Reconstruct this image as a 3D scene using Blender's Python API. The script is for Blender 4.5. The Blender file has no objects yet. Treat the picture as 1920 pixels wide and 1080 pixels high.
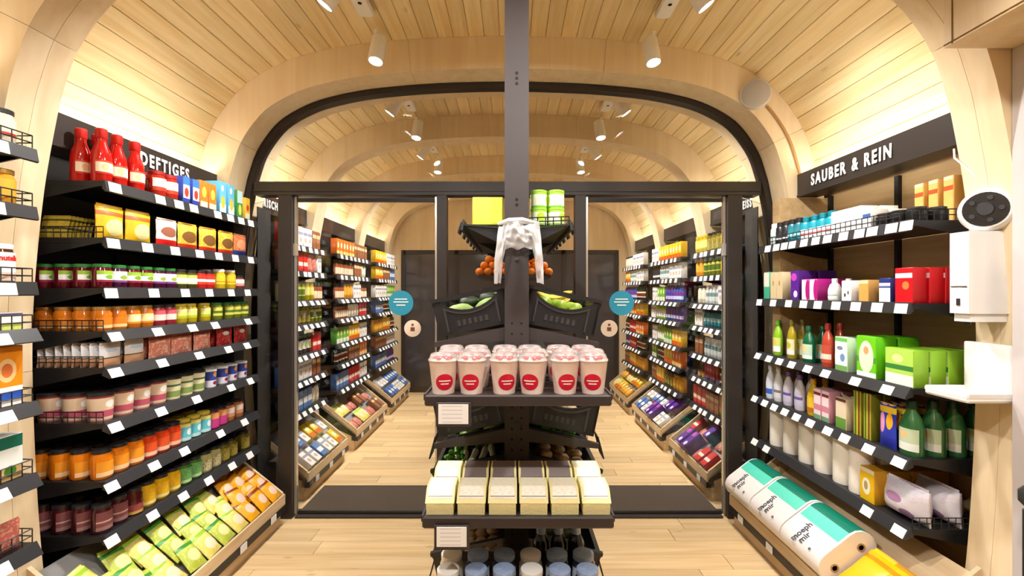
import bpy, math, random
from mathutils import Vector, Matrix
random.seed(7)
R = math.radians
scene = bpy.context.scene
COL = scene.collection

# ------------------------------------------------------------------ camera, world, exposure
cam_d = bpy.data.cameras.new('camera'); cam_d.sensor_width = 36.0
cam_d.lens = 860/1920*36.0; cam_d.shift_y = 7/1920; cam_d.clip_start = 0.02
cam = bpy.data.objects.new('camera', cam_d); COL.objects.link(cam)
cam.location = (0, 0, 1.5); cam.rotation_euler = (R(90), 0, 0)
scene.camera = cam
world = bpy.data.worlds.new('world'); scene.world = world; world.use_nodes = True
world.node_tree.nodes['Background'].inputs[0].default_value = (0.02, 0.022, 0.03, 1)
world.node_tree.nodes['Background'].inputs[1].default_value = 1.0
scene.view_settings.view_transform = 'Standard'; scene.view_settings.look = 'None'
scene.view_settings.gamma = 1.0; scene.view_settings.use_curve_mapping = False
scene.view_settings.exposure = 0.96
COVE_W = 0.9       # each LED cove strip above a sign board
SPOT_W = 66.0       # each ceiling spotlight

# ------------------------------------------------------------------ materials
MATS = {}
def lin(c):
    return tuple((x/12.92 if x <= .04045 else ((x+.055)/1.055)**2.4) for x in c)
def srgb(r, g, b): return lin((r/255, g/255, b/255)) + (1,)
def mat(name, col, rough=.5, metal=0.0, spec=.5, bump=0.0, bscale=60, emit=None, estr=0, coat=0, vary=.05, vscale=9):
    if name in MATS: return MATS[name]
    m = bpy.data.materials.new(name); m.use_nodes = True; nt = m.node_tree; p = nt.nodes['Principled BSDF']
    p.inputs['Roughness'].default_value = rough; p.inputs['Metallic'].default_value = metal
    p.inputs['Specular IOR Level'].default_value = spec; p.inputs['Coat Weight'].default_value = coat
    if emit:
        p.inputs['Base Color'].default_value = col
        p.inputs['Emission Color'].default_value = emit; p.inputs['Emission Strength'].default_value = estr
    else:
        tc = nt.nodes.new('ShaderNodeTexCoord'); n = nt.nodes.new('ShaderNodeTexNoise'); n.inputs['Scale'].default_value = vscale
        nt.links.new(tc.outputs['Object'], n.inputs['Vector'])
        mx = nt.nodes.new('ShaderNodeMix'); mx.data_type = 'RGBA'
        mx.inputs[6].default_value = tuple(c*(1-vary) for c in col[:3])+(1,); mx.inputs[7].default_value = tuple(min(1, c*(1+vary)) for c in col[:3])+(1,)
        nt.links.new(n.outputs['Fac'], mx.inputs[0]); nt.links.new(mx.outputs[2], p.inputs['Base Color'])
        if bump:
            b = nt.nodes.new('ShaderNodeBump'); b.inputs['Strength'].default_value = bump; b.inputs['Distance'].default_value = .002
            n2 = nt.nodes.new('ShaderNodeTexNoise'); n2.inputs['Scale'].default_value = bscale
            nt.links.new(tc.outputs['Object'], n2.inputs['Vector']); nt.links.new(n2.outputs['Fac'], b.inputs['Height']); nt.links.new(b.outputs['Normal'], p.inputs['Normal'])
    MATS[name] = m; return m
def wood(name, c0, c1, axis=1, rough=.55, rnd=.12, knots=True, fine=1.0):
    if name in MATS: return MATS[name]
    m = bpy.data.materials.new(name); m.use_nodes = True; nt = m.node_tree; p = nt.nodes['Principled BSDF']; L = nt.links.new
    p.inputs['Roughness'].default_value = rough; p.inputs['Specular IOR Level'].default_value = .3
    tc = nt.nodes.new('ShaderNodeTexCoord'); oi = nt.nodes.new('ShaderNodeObjectInfo')
    mp = nt.nodes.new('ShaderNodeMapping'); sc = [28*fine]*3; sc[axis] = 1.6*fine; mp.inputs['Scale'].default_value = sc
    ad = nt.nodes.new('ShaderNodeVectorMath'); ad.operation = 'ADD'
    ml = nt.nodes.new('ShaderNodeMath'); ml.operation = 'MULTIPLY'; ml.inputs[1].default_value = 37.0
    L(oi.outputs['Random'], ml.inputs[0]); L(tc.outputs['Object'], ad.inputs[0]); L(ml.outputs[0], ad.inputs[1]); L(ad.outputs[0], mp.inputs['Vector'])
    n = nt.nodes.new('ShaderNodeTexNoise'); n.inputs['Scale'].default_value = 1.0; n.inputs['Detail'].default_value = 4; n.inputs['Distortion'].default_value = .6
    L(mp.outputs[0], n.inputs['Vector'])
    cr = nt.nodes.new('ShaderNodeValToRGB'); cr.color_ramp.elements[0].position = .3; cr.color_ramp.elements[0].color = c0
    cr.color_ramp.elements[1].position = .72; cr.color_ramp.elements[1].color = c1; L(n.outputs['Fac'], cr.inputs[0])
    hs = nt.nodes.new('ShaderNodeHueSaturation'); mr = nt.nodes.new('ShaderNodeMapRange'); mr.inputs[3].default_value = 1-rnd; mr.inputs[4].default_value = 1+rnd*.5
    L(oi.outputs['Random'], mr.inputs[0]); L(mr.outputs[0], hs.inputs['Value']); L(cr.outputs[0], hs.inputs['Color'])
    out = hs.outputs[0]
    if knots:
        mp2 = nt.nodes.new('ShaderNodeMapping'); s2 = [9.0]*3; s2[axis] = 3.2; mp2.inputs['Scale'].default_value = s2
        L(ad.outputs[0], mp2.inputs['Vector'])
        v = nt.nodes.new('ShaderNodeTexVoronoi'); v.inputs['Scale'].default_value = 1.0; L(mp2.outputs[0], v.inputs['Vector'])
        r2 = nt.nodes.new('ShaderNodeValToRGB'); r2.color_ramp.elements[0].position = .03; r2.color_ramp.elements[0].color = (1, 1, 1, 1)
        r2.color_ramp.elements[1].position = .12; r2.color_ramp.elements[1].color = (0, 0, 0, 1); L(v.outputs['Distance'], r2.inputs[0])
        mk = nt.nodes.new('ShaderNodeMix'); mk.data_type = 'RGBA'; mk.inputs[7].default_value = tuple(c*.45 for c in c0[:3])+(1,)
        sc3 = nt.nodes.new('ShaderNodeMath'); sc3.operation = 'MULTIPLY'; sc3.inputs[1].default_value = .5
        L(r2.outputs[0], sc3.inputs[0]); L(sc3.outputs[0], mk.inputs[0]); L(out, mk.inputs[6]); out = mk.outputs[2]
    L(out, p.inputs['Base Color'])
    b = nt.nodes.new('ShaderNodeBump'); b.inputs['Strength'].default_value = .12; b.inputs['Distance'].default_value = .002
    L(n.outputs['Fac'], b.inputs['Height']); L(b.outputs['Normal'], p.inputs['Normal'])
    MATS[name] = m; return m
def pm(name, base, bands=(), blob=None, blob2=None, speck=0.0, speckcol=(.05, .05, .05, 1), rough=.4, lines=False):
    """flat print: base colour, horizontal bands (z0,z1,colour), elliptic patches (cx,cz,rx,rz,colour), mottled picture print"""
    if name in MATS: return MATS[name]
    m = bpy.data.materials.new(name); m.use_nodes = True; nt = m.node_tree; p = nt.nodes['Principled BSDF']; L = nt.links.new
    p.inputs['Roughness'].default_value = rough; p.inputs['Specular IOR Level'].default_value = .4
    tc = nt.nodes.new('ShaderNodeTexCoord'); sp = nt.nodes.new('ShaderNodeSeparateXYZ'); L(tc.outputs['Generated'], sp.inputs[0])
    def math_(op, a, b=None, c=None):
        n = nt.nodes.new('ShaderNodeMath'); n.operation = op
        for i, v in enumerate((a, b, c)):
            if v is None: continue
            if isinstance(v, (int, float)): n.inputs[i].default_value = v
            else: L(v, n.inputs[i])
        return n.outputs[0]
    rgb = nt.nodes.new('ShaderNodeRGB'); rgb.outputs[0].default_value = base; cur = rgb.outputs[0]
    def mixin(fac, col):
        nonlocal cur
        mx = nt.nodes.new('ShaderNodeMix'); mx.data_type = 'RGBA'; L(fac, mx.inputs[0]); L(cur, mx.inputs[6]); mx.inputs[7].default_value = col; cur = mx.outputs[2]
    if speck:
        nz = nt.nodes.new('ShaderNodeTexNoise'); nz.inputs['Scale'].default_value = 7; nz.inputs['Detail'].default_value = 3
        L(tc.outputs['Generated'], nz.inputs['Vector'])
        f = math_('MULTIPLY', math_('GREATER_THAN', nz.outputs['Fac'], .54), speck); mixin(f, speckcol)
    for (z0, z1, c) in bands:
        mixin(math_('MULTIPLY', math_('GREATER_THAN', sp.outputs['Z'], z0), math_('LESS_THAN', sp.outputs['Z'], z1)), c)
    for bl in (blob, blob2):
        if bl:
            cx, cz, rx, rz, c = bl
            dx = math_('DIVIDE', math_('SUBTRACT', sp.outputs['X'], cx), rx); dz = math_('DIVIDE', math_('SUBTRACT', sp.outputs['Z'], cz), rz)
            mixin(math_('LESS_THAN', math_('ADD', math_('MULTIPLY', dx, dx), math_('MULTIPLY', dz, dz)), 1.0), c)
    if lines:
        s_ = math_('FRACT', math_('MULTIPLY', sp.outputs['Z'], 5.0))
        w_ = math_('MULTIPLY', math_('GREATER_THAN', s_, .35), math_('LESS_THAN', s_, .62))
        inx = math_('MULTIPLY', math_('GREATER_THAN', sp.outputs['X'], .12), math_('LESS_THAN', sp.outputs['X'], .8))
        mixin(math_('MULTIPLY', math_('MULTIPLY', w_, inx), .35), (.25, .25, .27, 1))
    L(cur, p.inputs['Base Color']); MATS[name] = m; return m
def glassmat(name, tint, refl=1.0, rough=0.0, haze=0.0):
    m = bpy.data.materials.new(name); m.use_nodes = True; nt = m.node_tree; nt.nodes.clear(); L = nt.links.new
    o = nt.nodes.new('ShaderNodeOutputMaterial'); t = nt.nodes.new('ShaderNodeBsdfTransparent'); t.inputs[0].default_value = tint
    g = nt.nodes.new('ShaderNodeBsdfGlossy'); g.inputs['Roughness'].default_value = rough
    f = nt.nodes.new('ShaderNodeFresnel'); f.inputs[0].default_value = 1.45
    ml = nt.nodes.new('ShaderNodeMath'); ml.operation = 'MULTIPLY'; ml.inputs[1].default_value = refl; L(f.outputs[0], ml.inputs[0])
    mx = nt.nodes.new('ShaderNodeMixShader'); L(ml.outputs[0], mx.inputs[0]); L(t.outputs[0], mx.inputs[1]); L(g.outputs[0], mx.inputs[2])
    out = mx.outputs[0]
    if haze:
        d = nt.nodes.new('ShaderNodeBsdfPrincipled'); d.inputs['Base Color'].default_value = (.9, .9, .9, 1); d.inputs['Roughness'].default_value = .3
        m2 = nt.nodes.new('ShaderNodeMixShader'); m2.inputs[0].default_value = haze; L(out, m2.inputs[1]); L(d.outputs[0], m2.inputs[2]); out = m2.outputs[0]
    L(out, o.inputs[0]); MATS[name] = m; return m

SPR0, SPR1 = srgb(230, 200, 142), srgb(246, 225, 178)
M_plank = wood('spruce_plank', SPR0, SPR1, 1, knots=True)
M_ring = wood('spruce_arch', srgb(226, 202, 162), srgb(238, 218, 184), 2, knots=False, rnd=.05, fine=.6)
M_wallwood = wood('wall_wood', srgb(190, 158, 112), srgb(212, 182, 136), 1, knots=False, rnd=.05)
M_floor = wood('oak_floor', srgb(214, 178, 126), srgb(236, 206, 160), 0, rough=.38, rnd=.16, knots=True, fine=.8)
M_traywood = wood('tray_wood', srgb(214, 182, 138), srgb(234, 208, 168), 1, knots=False)
M_plaster = mat('white_plaster', srgb(198, 190, 188), .8, bump=.1)
M_dark = mat('dark_frame', srgb(48, 41, 37), .42, spec=.4)
M_black = mat('black_metal', srgb(30, 29, 30), .42, spec=.4)
M_rail = mat('shelf_rail', srgb(46, 46, 48), .38)
M_backblk = mat('black_back_panel', srgb(44, 42, 40), .7)
M_post = mat('upright_grey', srgb(62, 55, 54), .45, metal=.2)
M_hole = mat('hole_black', srgb(12, 12, 12), .9)
M_grey = mat('grey_metal', srgb(150, 148, 146), .45, metal=.2)
M_silver = mat('silver_profile', srgb(200, 194, 182), .3, metal=.7)
M_white = mat('white_plastic', srgb(240, 238, 234), .3)
M_whitepaint = mat('white_lamp', srgb(238, 234, 226), .35)
M_tag = pm('price_tag_paper', srgb(246, 244, 242), lines=True, rough=.5)
M_lens = mat('lamp_lens', (1, 1, 1, 1), .3, emit=(1, .97, .92, 1), estr=22)
M_led = mat('led_strip', (1, 1, 1, 1), .3, emit=(1, .93, .82, 1), estr=6)
M_mat = mat('door_mat', srgb(62, 52, 46), .95, bump=.6, bscale=240)
M_nightglass = mat('night_glass', srgb(64, 62, 66), .12, spec=.6)
M_glass = glassmat('door_glass', (.95, .955, .95, 1), .9)
M_clear = glassmat('clear_plastic', (.93, .93, .93, 1), 1.2, .08, haze=.16)
M_bag = glassmat('produce_bag_film', (.96, .96, .96, 1), 1.3, .2, haze=.5)
M_txtw = mat('white_letter', srgb(244, 240, 232), .5)
M_txtd = mat('dark_letter', srgb(70, 72, 84), .5)

# ------------------------------------------------------------------ mesh builder
class MB:
    def __init__(self): self.v = []; self.f = []; self.m = []
    def add(self, vs, fs, mi=0, M=None):
        b = len(self.v)
        self.v += [tuple(M @ Vector(p)) if M else tuple(p) for p in vs]
        self.f += [tuple(b+i for i in f) for f in fs]; self.m += [mi]*len(fs); return self
    def box(self, x0, x1, y0, y1, z0, z1, mi=0, M=None):
        vs = [(x, y, z) for z in (z0, z1) for y in (y0, y1) for x in (x0, x1)]
        return self.add(vs, [(0, 2, 3, 1), (4, 5, 7, 6), (0, 1, 5, 4), (2, 6, 7, 3), (0, 4, 6, 2), (1, 3, 7, 5)], mi, M)
    def bevbox(self, x0, x1, y0, y1, z0, z1, b, mi=0, M=None):
        """box with chamfered vertical edges and rims"""
        def ring(z, i):
            return [(x0+b+i, y0+i, z), (x1-b-i, y0+i, z), (x1-i, y0+b+i, z), (x1-i, y1-b-i, z), (x1-b-i, y1-i, z), (x0+b+i, y1-i, z), (x0+i, y1-b-i, z), (x0+i, y0+b+i, z)]
        vs = ring(z0, b*.6)+ring(z0+b, 0)+ring(z1-b, 0)+ring(z1, b*.6); fs = [tuple(range(7, -1, -1)), tuple(range(24, 32))]
        for k in range(3):
            for i in range(8): j = (i+1) % 8; fs.append((k*8+i, k*8+j, k*8+8+j, k*8+8+i))
        return self.add(vs, fs, mi, M)
    def lathe(self, prof, n=14, mi=0, M=None, a0=0, a1=2*math.pi, cap=True, mis=None):
        full = abs(a1-a0-2*math.pi) < 1e-6; cols = n if full else n+1
        vs = []; fs = []; ms = []
        for (r, z) in prof:
            for i in range(cols):
                a = a0+(a1-a0)*i/n; vs.append((r*math.cos(a), r*math.sin(a), z))
        for k in range(len(prof)-1):
            for i in range(n):
                j = (i+1) % cols
                fs.append((k*cols+i, k*cols+j, (k+1)*cols+j, (k+1)*cols+i)); ms.append(mis[k] if mis else mi)
        if cap and full:
            fs.append(tuple(range(cols-1, -1, -1))); ms.append(mis[0] if mis else mi)
            fs.append(tuple((len(prof)-1)*cols+i for i in range(cols))); ms.append(mis[-1] if mis else mi)
        b = len(self.v); self.v += [tuple(M @ Vector(p)) if M else p for p in vs]
        self.f += [tuple(b+i for i in f) for f in fs]; self.m += ms; return self
    def tube(self, pts, r, n=6, mi=0):
        pts = [Vector(p) for p in pts]; rings = []
        for i, p in enumerate(pts):
            d = (pts[min(i+1, len(pts)-1)]-pts[max(i-1, 0)]).normalized()
            u = d.cross(Vector((0, 0, 1)) if abs(d.z) < .9 else Vector((1, 0, 0))).normalized(); w = d.cross(u)
            rr = r[i] if isinstance(r, (list, tuple)) else r
            rings.append([p+u*rr*math.cos(2*math.pi*k/n)+w*rr*math.sin(2*math.pi*k/n) for k in range(n)])
        vs = [q for rg in rings for q in rg]; fs = [tuple(range(n-1, -1, -1)), tuple((len(pts)-1)*n+k for k in range(n))]
        for i in range(len(pts)-1):
            for k in range(n): j = (k+1) % n; fs.append((i*n+k, i*n+j, (i+1)*n+j, (i+1)*n+k))
        return self.add(vs, fs, mi)
    def prism(self, poly, a, b, axis='y', mi=0, M=None):
        """extrude polygon of (u,w): axis y -> (u,a..b,w); axis x -> (a..b,u,w); axis z -> (u,w,a..b)"""
        n = len(poly)
        def P(u, w, t): return (u, t, w) if axis == 'y' else ((t, u, w) if axis == 'x' else (u, w, t))
        vs = [P(u, w, a) for u, w in poly]+[P(u, w, b) for u, w in poly]
        fs = [tuple(range(n)), tuple(range(2*n-1, n-1, -1))]
        for i in range(n): j = (i+1) % n; fs.append((i, n+i, n+j, j))
        return self.add(vs, fs, mi, M)
    def pouch(self, w, h, t, n=6, mi=0, M=None, crimp=.06):
        vs = []; fs = []
        for s in (-1, 1):
            for j in range(n+1):
                for i in range(n+1):
                    u = -1+2*i/n; q = -1+2*j/n
                    k = (1-abs(u)**3)*(1-abs(q)**3)
                    vs.append((u*w/2*(1-.05*(1-abs(q))), s*t/2*max(k, .02)**.7, (q+1)/2*h))
        N = (n+1)**2
        for s in (0, 1):
            for j in range(n):
                for i in range(n):
                    a = s*N+j*(n+1)+i; q = (a, a+1, a+n+2, a+n+1); fs.append(q if s == 0 else q[::-1])
        edge = [i for i in range(n+1)]+[j*(n+1)+n for j in range(1, n+1)]+[n*(n+1)+i for i in range(n-1, -1, -1)]+[j*(n+1) for j in range(n-1, 0, -1)]
        for k in range(len(edge)):
            a, b = edge[k], edge[(k+1) % len(edge)]; fs.append((b, a, N+a, N+b))
        return self.add(vs, fs, mi, M)
    def ball(self, rx, ry, rz, n=10, k=6, mi=0, M=None):
        vs = [(0, 0, -rz)]; fs = []
        for j in range(1, k):
            a = -math.pi/2+math.pi*j/k
            for i in range(n): vs.append((rx*math.cos(a)*math.cos(2*math.pi*i/n), ry*math.cos(a)*math.sin(2*math.pi*i/n), rz*math.sin(a)))
        vs.append((0, 0, rz)); T = len(vs)-1
        for i in range(n):
            j = (i+1) % n; fs.append((0, 1+j, 1+i)); fs.append((T, T-n+i, T-n+j))
            for r in range(k-2): fs.append((1+r*n+i, 1+r*n+j, 1+(r+1)*n+j, 1+(r+1)*n+i))
        return self.add(vs, fs, mi, M)
    def mesh(self, name, mats, smooth=True, angle=38):
        me = bpy.data.meshes.new(name); me.from_pydata(self.v, [], self.f)
        for m in mats: me.materials.append(m)
        me.polygons.foreach_set('material_index', self.m)
        if smooth:
            me.polygons.foreach_set('use_smooth', [True]*len(self.f)); me.update(); me.set_sharp_from_angle(angle=R(angle))
        me.update(); return me
    def build(self, name, mats, parent=None, loc=None, rz=0, smooth=True, angle=38):
        if not isinstance(mats, (list, tuple)): mats = [mats]
        return put(name, self.mesh(name, mats, smooth, angle), parent, loc, rz)
def put(name, data, parent=None, loc=None, rz=0):
    o = bpy.data.objects.new(name, data); COL.objects.link(o)
    if loc is not None: o.location = loc
    if rz: o.rotation_euler = (0, 0, rz)
    if parent: o.parent = parent
    return o
def tag(o, label=None, cat=None, group=None, kind=None):
    if label: o['label'] = label
    if cat: o['category'] = cat
    if group: o['group'] = group
    if kind: o['kind'] = kind
    return o
def empty(name, loc=(0, 0, 0), rz=0):
    o = put(name, None, None, loc, rz); o.empty_display_size = .05; return o
def text_mesh(name, s, size, material, extrude=.001, sx=1.0, spacing=1.0, bold=0.0):
    c = bpy.data.curves.new(name, 'FONT'); c.body = s; c.size = size; c.extrude = extrude; c.space_character = spacing; c.offset = bold
    c.align_x = 'CENTER'; c.align_y = 'CENTER'; c.resolution_u = 3
    t = bpy.data.objects.new(name, c); COL.objects.link(t); bpy.context.view_layer.update()
    me = bpy.data.meshes.new_from_object(t.evaluated_get(bpy.context.evaluated_depsgraph_get()))
    bpy.data.objects.remove(t); bpy.data.curves.remove(c)
    for v in me.vertices: v.co.x *= sx
    me.materials.clear(); me.materials.append(material); return me
ORD = ['first', 'second', 'third', 'fourth', 'fifth', 'sixth', 'seventh', 'eighth', 'ninth', 'tenth', 'eleventh', 'twelfth', 'thirteenth', 'fourteenth', 'fifteenth', 'sixteenth', 'seventeenth', 'eighteenth', 'nineteenth', 'twentieth', 'twenty-first', 'twenty-second', 'twenty-third', 'twenty-fourth']+['twenty-'+w for w in ('fifth', 'sixth', 'seventh', 'eighth', 'ninth')]+['thirtieth']+['thirty-'+w for w in ('first', 'second', 'third', 'fourth', 'fifth', 'sixth', 'seventh', 'eighth', 'ninth')]+['fortieth']+['forty-'+w for w in ('first', 'second', 'third', 'fourth', 'fifth', 'sixth', 'seventh', 'eighth', 'ninth')]+['fiftieth']+['fifty-'+w for w in ('first', 'second', 'third', 'fourth', 'fifth', 'sixth', 'seventh', 'eighth', 'ninth')]

# ------------------------------------------------------------------ room shell
CX = -0.03
HALF = [(1.70, 0), (1.79, .45), (1.83, 1.25), (1.795, 1.8), (1.735, 2.17), (1.70, 2.305), (1.655, 2.43), (1.565, 2.565), (1.47, 2.655), (1.32, 2.737), (1.17, 2.787), (.925, 2.836), (.58, 2.87), (.25, 2.885), (0, 2.888)]
def catmull(P, n):
    out = []
    for i in range(len(P)-1):
        p0, p1, p2, p3 = P[max(i-1, 0)], P[i], P[i+1], P[min(i+2, len(P)-1)]
        for k in range(n):
            t = k/n
            out.append(tuple(.5*((2*p1[d])+(-p0[d]+p2[d])*t+(2*p0[d]-5*p1[d]+4*p2[d]-p3[d])*t*t+(-p0[d]+3*p1[d]-3*p2[d]+p3[d])*t**3) for d in (0, 1)))
    out.append(P[-1]); return out
def resample(P, step):
    d = [0]
    for a, b in zip(P, P[1:]): d.append(d[-1]+math.dist(a, b))
    n = max(2, round(d[-1]/step)); out = []; k = 0
    for i in range(n+1):
        s = d[-1]*i/n
        while k < len(d)-2 and d[k+1] < s: k += 1
        t = (s-d[k])/max(1e-9, d[k+1]-d[k]); out.append(tuple(P[k][q]+(P[k+1][q]-P[k][q])*t for q in (0, 1)))
    return out
full = [(-x, z) for x, z in HALF]+[(x, z) for x, z in HALF[-2::-1]]     # left foot -> apex -> right foot
INNER = resample(catmull(full, 6), .05)
def offset(P, d):
    out = []
    for i, p in enumerate(P):
        a, b = P[max(i-1, 0)], P[min(i+1, len(P)-1)]; tx, tz = b[0]-a[0], b[1]-a[1]; l = math.hypot(tx, tz)
        out.append((p[0]-tz/l*d, p[1]+tx/l*d))
    return out
OUTER = offset(INNER, .20)
OUTER[0] = (OUTER[0][0], 0); OUTER[-1] = (OUTER[-1][0], 0)
def clamp(P): return [(max(-2.03, min(2.03, x)), max(0, z)) for x, z in P]

def arch(name, y0, y1, nseg, label):
    """laminated timber arch: segments with tiny joints"""
    e = empty(name, (CX, y0, 0)); tag(e, label, 'timber arch', kind='structure')
    O = clamp(offset(INNER, .215)); N = len(INNER)-1
    for k in range(nseg):
        i0 = round(N*k/nseg); i1 = round(N*(k+1)/nseg); mb = MB(); vs = []; n = i1-i0+1
        for y in (0, y1-y0-.0015):
            for P in (INNER, O):
                for i in range(i0, i1+1):
                    x, z = P[i]
                    if i == i0 and k: x += (P[i+1][0]-x)*.03; z += (P[i+1][1]-z)*.03
                    vs.append((x, y, z))
        fs = []
        for i in range(n-1):
            fs += [(i, i+1, 2*n+i+1, 2*n+i), (n+i, 3*n+i, 3*n+i+1, n+i+1), (i, n+i, n+i+1, i+1), (2*n+i, 2*n+i+1, 3*n+i+1, 3*n+i)]
        fs += [(0, 2*n, 3*n, n), (n-1, 2*n-1, 4*n-1, 3*n-1)]
        mb.add(vs, fs); mb.build('arch_segment', M_ring, e, angle=25)
    return e
ARCHES = [('trim_1', 1.60, 1.69, 'near half of the pale timber arch around the shop'), ('trim_2', 1.69, 1.78, 'far half of the pale timber arch around the shop'),
          ('trim_3', 2.85, 3.03, 'wide timber arch holding the glass partition'), ('trim_4', 3.11, 3.27, 'timber arch just behind the glass partition'),
          ('trim_5', 4.10, 4.30, 'second timber arch beyond the glass partition'), ('trim_6', 5.35, 5.55, 'third timber arch beyond the glass partition'),
          ('trim_7', 6.60, 6.80, 'last timber arch at the far end of the shop'), ('trim_8', .15, .33, 'timber arch beside the camera'), ('trim_9', -1.3, -1.1, 'timber arch behind the camera')]
for n_, a_, b_, l_ in ARCHES: arch(n_, a_, b_, 7, l_)

OUTC = [p for p in resample(catmull(full, 6), .0115)]
OUTC = offset(OUTC, .20)
def ceiling(y0, y1, label):
    P = [p for p in OUTC if p[1] >= 2.125]; d = [0]
    for a, b in zip(P, P[1:]): d.append(d[-1]+math.dist(a, b))
    def at(s):
        for i in range(len(d)-1):
            if d[i+1] >= s: t = (s-d[i])/(d[i+1]-d[i]); break
        else: i = len(d)-2; t = 1
        a, b = P[i], P[i+1]; x, z = a[0]+(b[0]-a[0])*t, a[1]+(b[1]-a[1])*t; l = math.dist(a, b)
        return x, z, -(b[1]-a[1])/l, (b[0]-a[0])/l
    sh = MB(); S = [at(d[-1]*i/40) for i in range(41)]; vs = []
    for y in (y0-.02, y1+.02):
        vs += [(x+nx*.022+CX, y, z+nz*.022) for x, z, nx, nz in S]+[(x+nx*.06+CX, y, z+nz*.06) for x, z, nx, nz in S]
    fs = []
    for i in range(40): fs += [(i, i+1, 82+i+1, 82+i), (41+i, 123+i, 124+i, 42+i), (i, 41+i, 42+i, i+1), (82+i, 83+i, 124+i, 123+i)]
    fs += [(0, 82, 123, 41), (40, 81, 163, 122)]
    c = sh.add(vs, fs).build('ceiling', M_wallwood); tag(c, label, 'ceiling', kind='structure')
    n = round(d[-1]/.096)
    for k in range(n):
        s0, s1 = d[-1]*k/n+.0008, d[-1]*(k+1)/n-.0008; mb = MB()
        secs = [(s0, .004), (s0+.0028, 0), ((s0+s1)/2, 0), (s1-.0028, 0), (s1, .004), (s1, .02), (s0, .02)]; ring = []
        for s, o in secs: x, z, nx, nz = at(s); ring.append((x+nx*o+CX, z+nz*o))
        mb.prism(ring, y0, y1, 'y'); mb.build('ceiling_plank', M_plank, c, smooth=False)
    return c
ceiling(1.782, 2.848, 'vaulted ceiling of spruce boards between the near arch and glass partition')
ceiling(.332, 1.598, 'spruce board ceiling on the near side of the near arch')
ceiling(3.272, 4.098, 'vaulted board ceiling just beyond the glass partition')
ceiling(4.302, 5.348, 'second vaulted board ceiling beyond the glass partition')
ceiling(5.552, 6.598, 'vaulted board ceiling at the far end of the shop')
ceiling(-1.098, .148, 'vaulted board ceiling behind the camera')

# floor: base slab + individual boards running across the shop
fl = MB().box(-2.1, 2.1, -1.4, 6.9, -.06, -.014).build('floor', M_wallwood); tag(fl, 'light oak plank floor of the shop', 'floor', kind='structure')
rng = random.Random(3); y = -1.3; meshes = {}
while y < 6.85:
    x = -2.03-rng.random()*1.0
    while x < 2.0:
        L_ = rng.choice((1.0, 1.2, 1.45)); xa, xb = max(x, -2.03), min(x+L_, 2.0); x += L_
        if xb-xa < .05: continue
        if 3.0 < y+.07 < 3.55 and abs((xa+xb)/2) < 9: pass
        mb = MB().bevbox(xa+.0012, xb-.0012, y+.0012, min(y+.1388, 6.86), -.014, 0, .0016); mb.build('floor_board', M_floor, fl, smooth=False)
    y += .14
# side walls behind the racks, end walls
for s, nm in ((-1, 'wall_left'), (1, 'wall_right')):
    xa = CX+s*2.032; xb = CX+s*2.09
    w = MB().box(min(xa, xb), max(xa, xb), -1.35, 6.85, 0, 2.20).build(nm, M_wallwood, smooth=False)
    tag(w, 'timber side wall behind the %s shelving' % ('left' if s < 0 else 'right'), 'wall', kind='structure')
w = MB().box(-2.1, 2.1, -1.42, -1.30, 0, 3.3).build('wall_back', M_plaster, smooth=False); tag(w, 'plain white wall behind the camera', 'wall', kind='structure')
# far end wall: timber gable with dark night glazing in it
w = MB().box(-2.1, 2.1, 6.84, 6.92, 2.12, 3.3).box(-2.1, -1.62, 6.84, 6.92, 0, 2.12).box(1.56, 2.1, 6.84, 6.92, 0, 2.12).build('wall_end', M_ring, smooth=False)
tag(w, 'timber end wall of the shop around dark glazing', 'wall', kind='structure')
wn = empty('window_1', (0, 6.86, 0)); tag(wn, 'dark night-time glazing in the far end wall', 'window', kind='structure')
for i in range(4):
    xa = -1.62+i*.795; MB().box(xa+.03, xa+.765, -.004, .004, .08, 2.06).build('pane', M_nightglass, wn)
fr = MB()
for i in range(5): fr.box(-1.62+i*.795-.03, -1.62+i*.795+.03, -.03, .03, 0, 2.12)
fr.box(-1.62, 1.56, -.03, .03, 2.06, 2.12).box(-1.62, 1.56, -.03, .03, 0, .08).build('window_frame', M_dark, wn, smooth=False)
# ------------------------------------------------------------------ glass partition with two sliding doors
PY = 3.07
pt = empty('trim_10', (0, PY, 0)); tag(pt, 'dark brown metal frame of the arched glass partition', 'door frame', kind='structure')
I2 = [(x+CX, z) for x, z in INNER]; I3 = [(x+CX, z) for x, z in offset(INNER, -.036)]
sel = [i for i in range(len(I2)) if I2[i][1] >= .0]
mb = MB(); vs = []; n = len(sel)
for yy in (-.035, .035):
    for P in (I2, I3): vs += [(P[i][0], yy, max(0, P[i][1])) for i in sel]
fs = []
for i in range(n-1): fs += [(i, 2*n+i, 2*n+i+1, i+1), (n+i, n+i+1, 3*n+i+1, 3*n+i), (i, i+1, n+i+1, n+i), (2*n+i, 3*n+i, 3*n+i+1, 2*n+i+1)]
fs += [(0, n, 3*n, 2*n), (n-1, 3*n-1, 4*n-1, 2*n-1)]
mb.add(vs, fs).build('arch_frame', M_dark, pt, angle=25)
MB().box(-1.70, 1.64, -.05, .05, 2.138, 2.226).box(-1.70, 1.64, -.056, -.05, 2.16, 2.165).build('header_beam', M_dark, pt, smooth=False)
POSTS = [(-1.543, -1.454), (-.496, -.433), (.418, .489), (1.426, 1.518)]
for a, b in POSTS:
    MB().box(a, b, -.045, .045, .0, 2.138).build('post', M_dark, pt, smooth=False)
MB().box(-1.60, 1.56, .05, .075, .0, .012).build('sill_edge', M_dark, pt, smooth=False)
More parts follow.
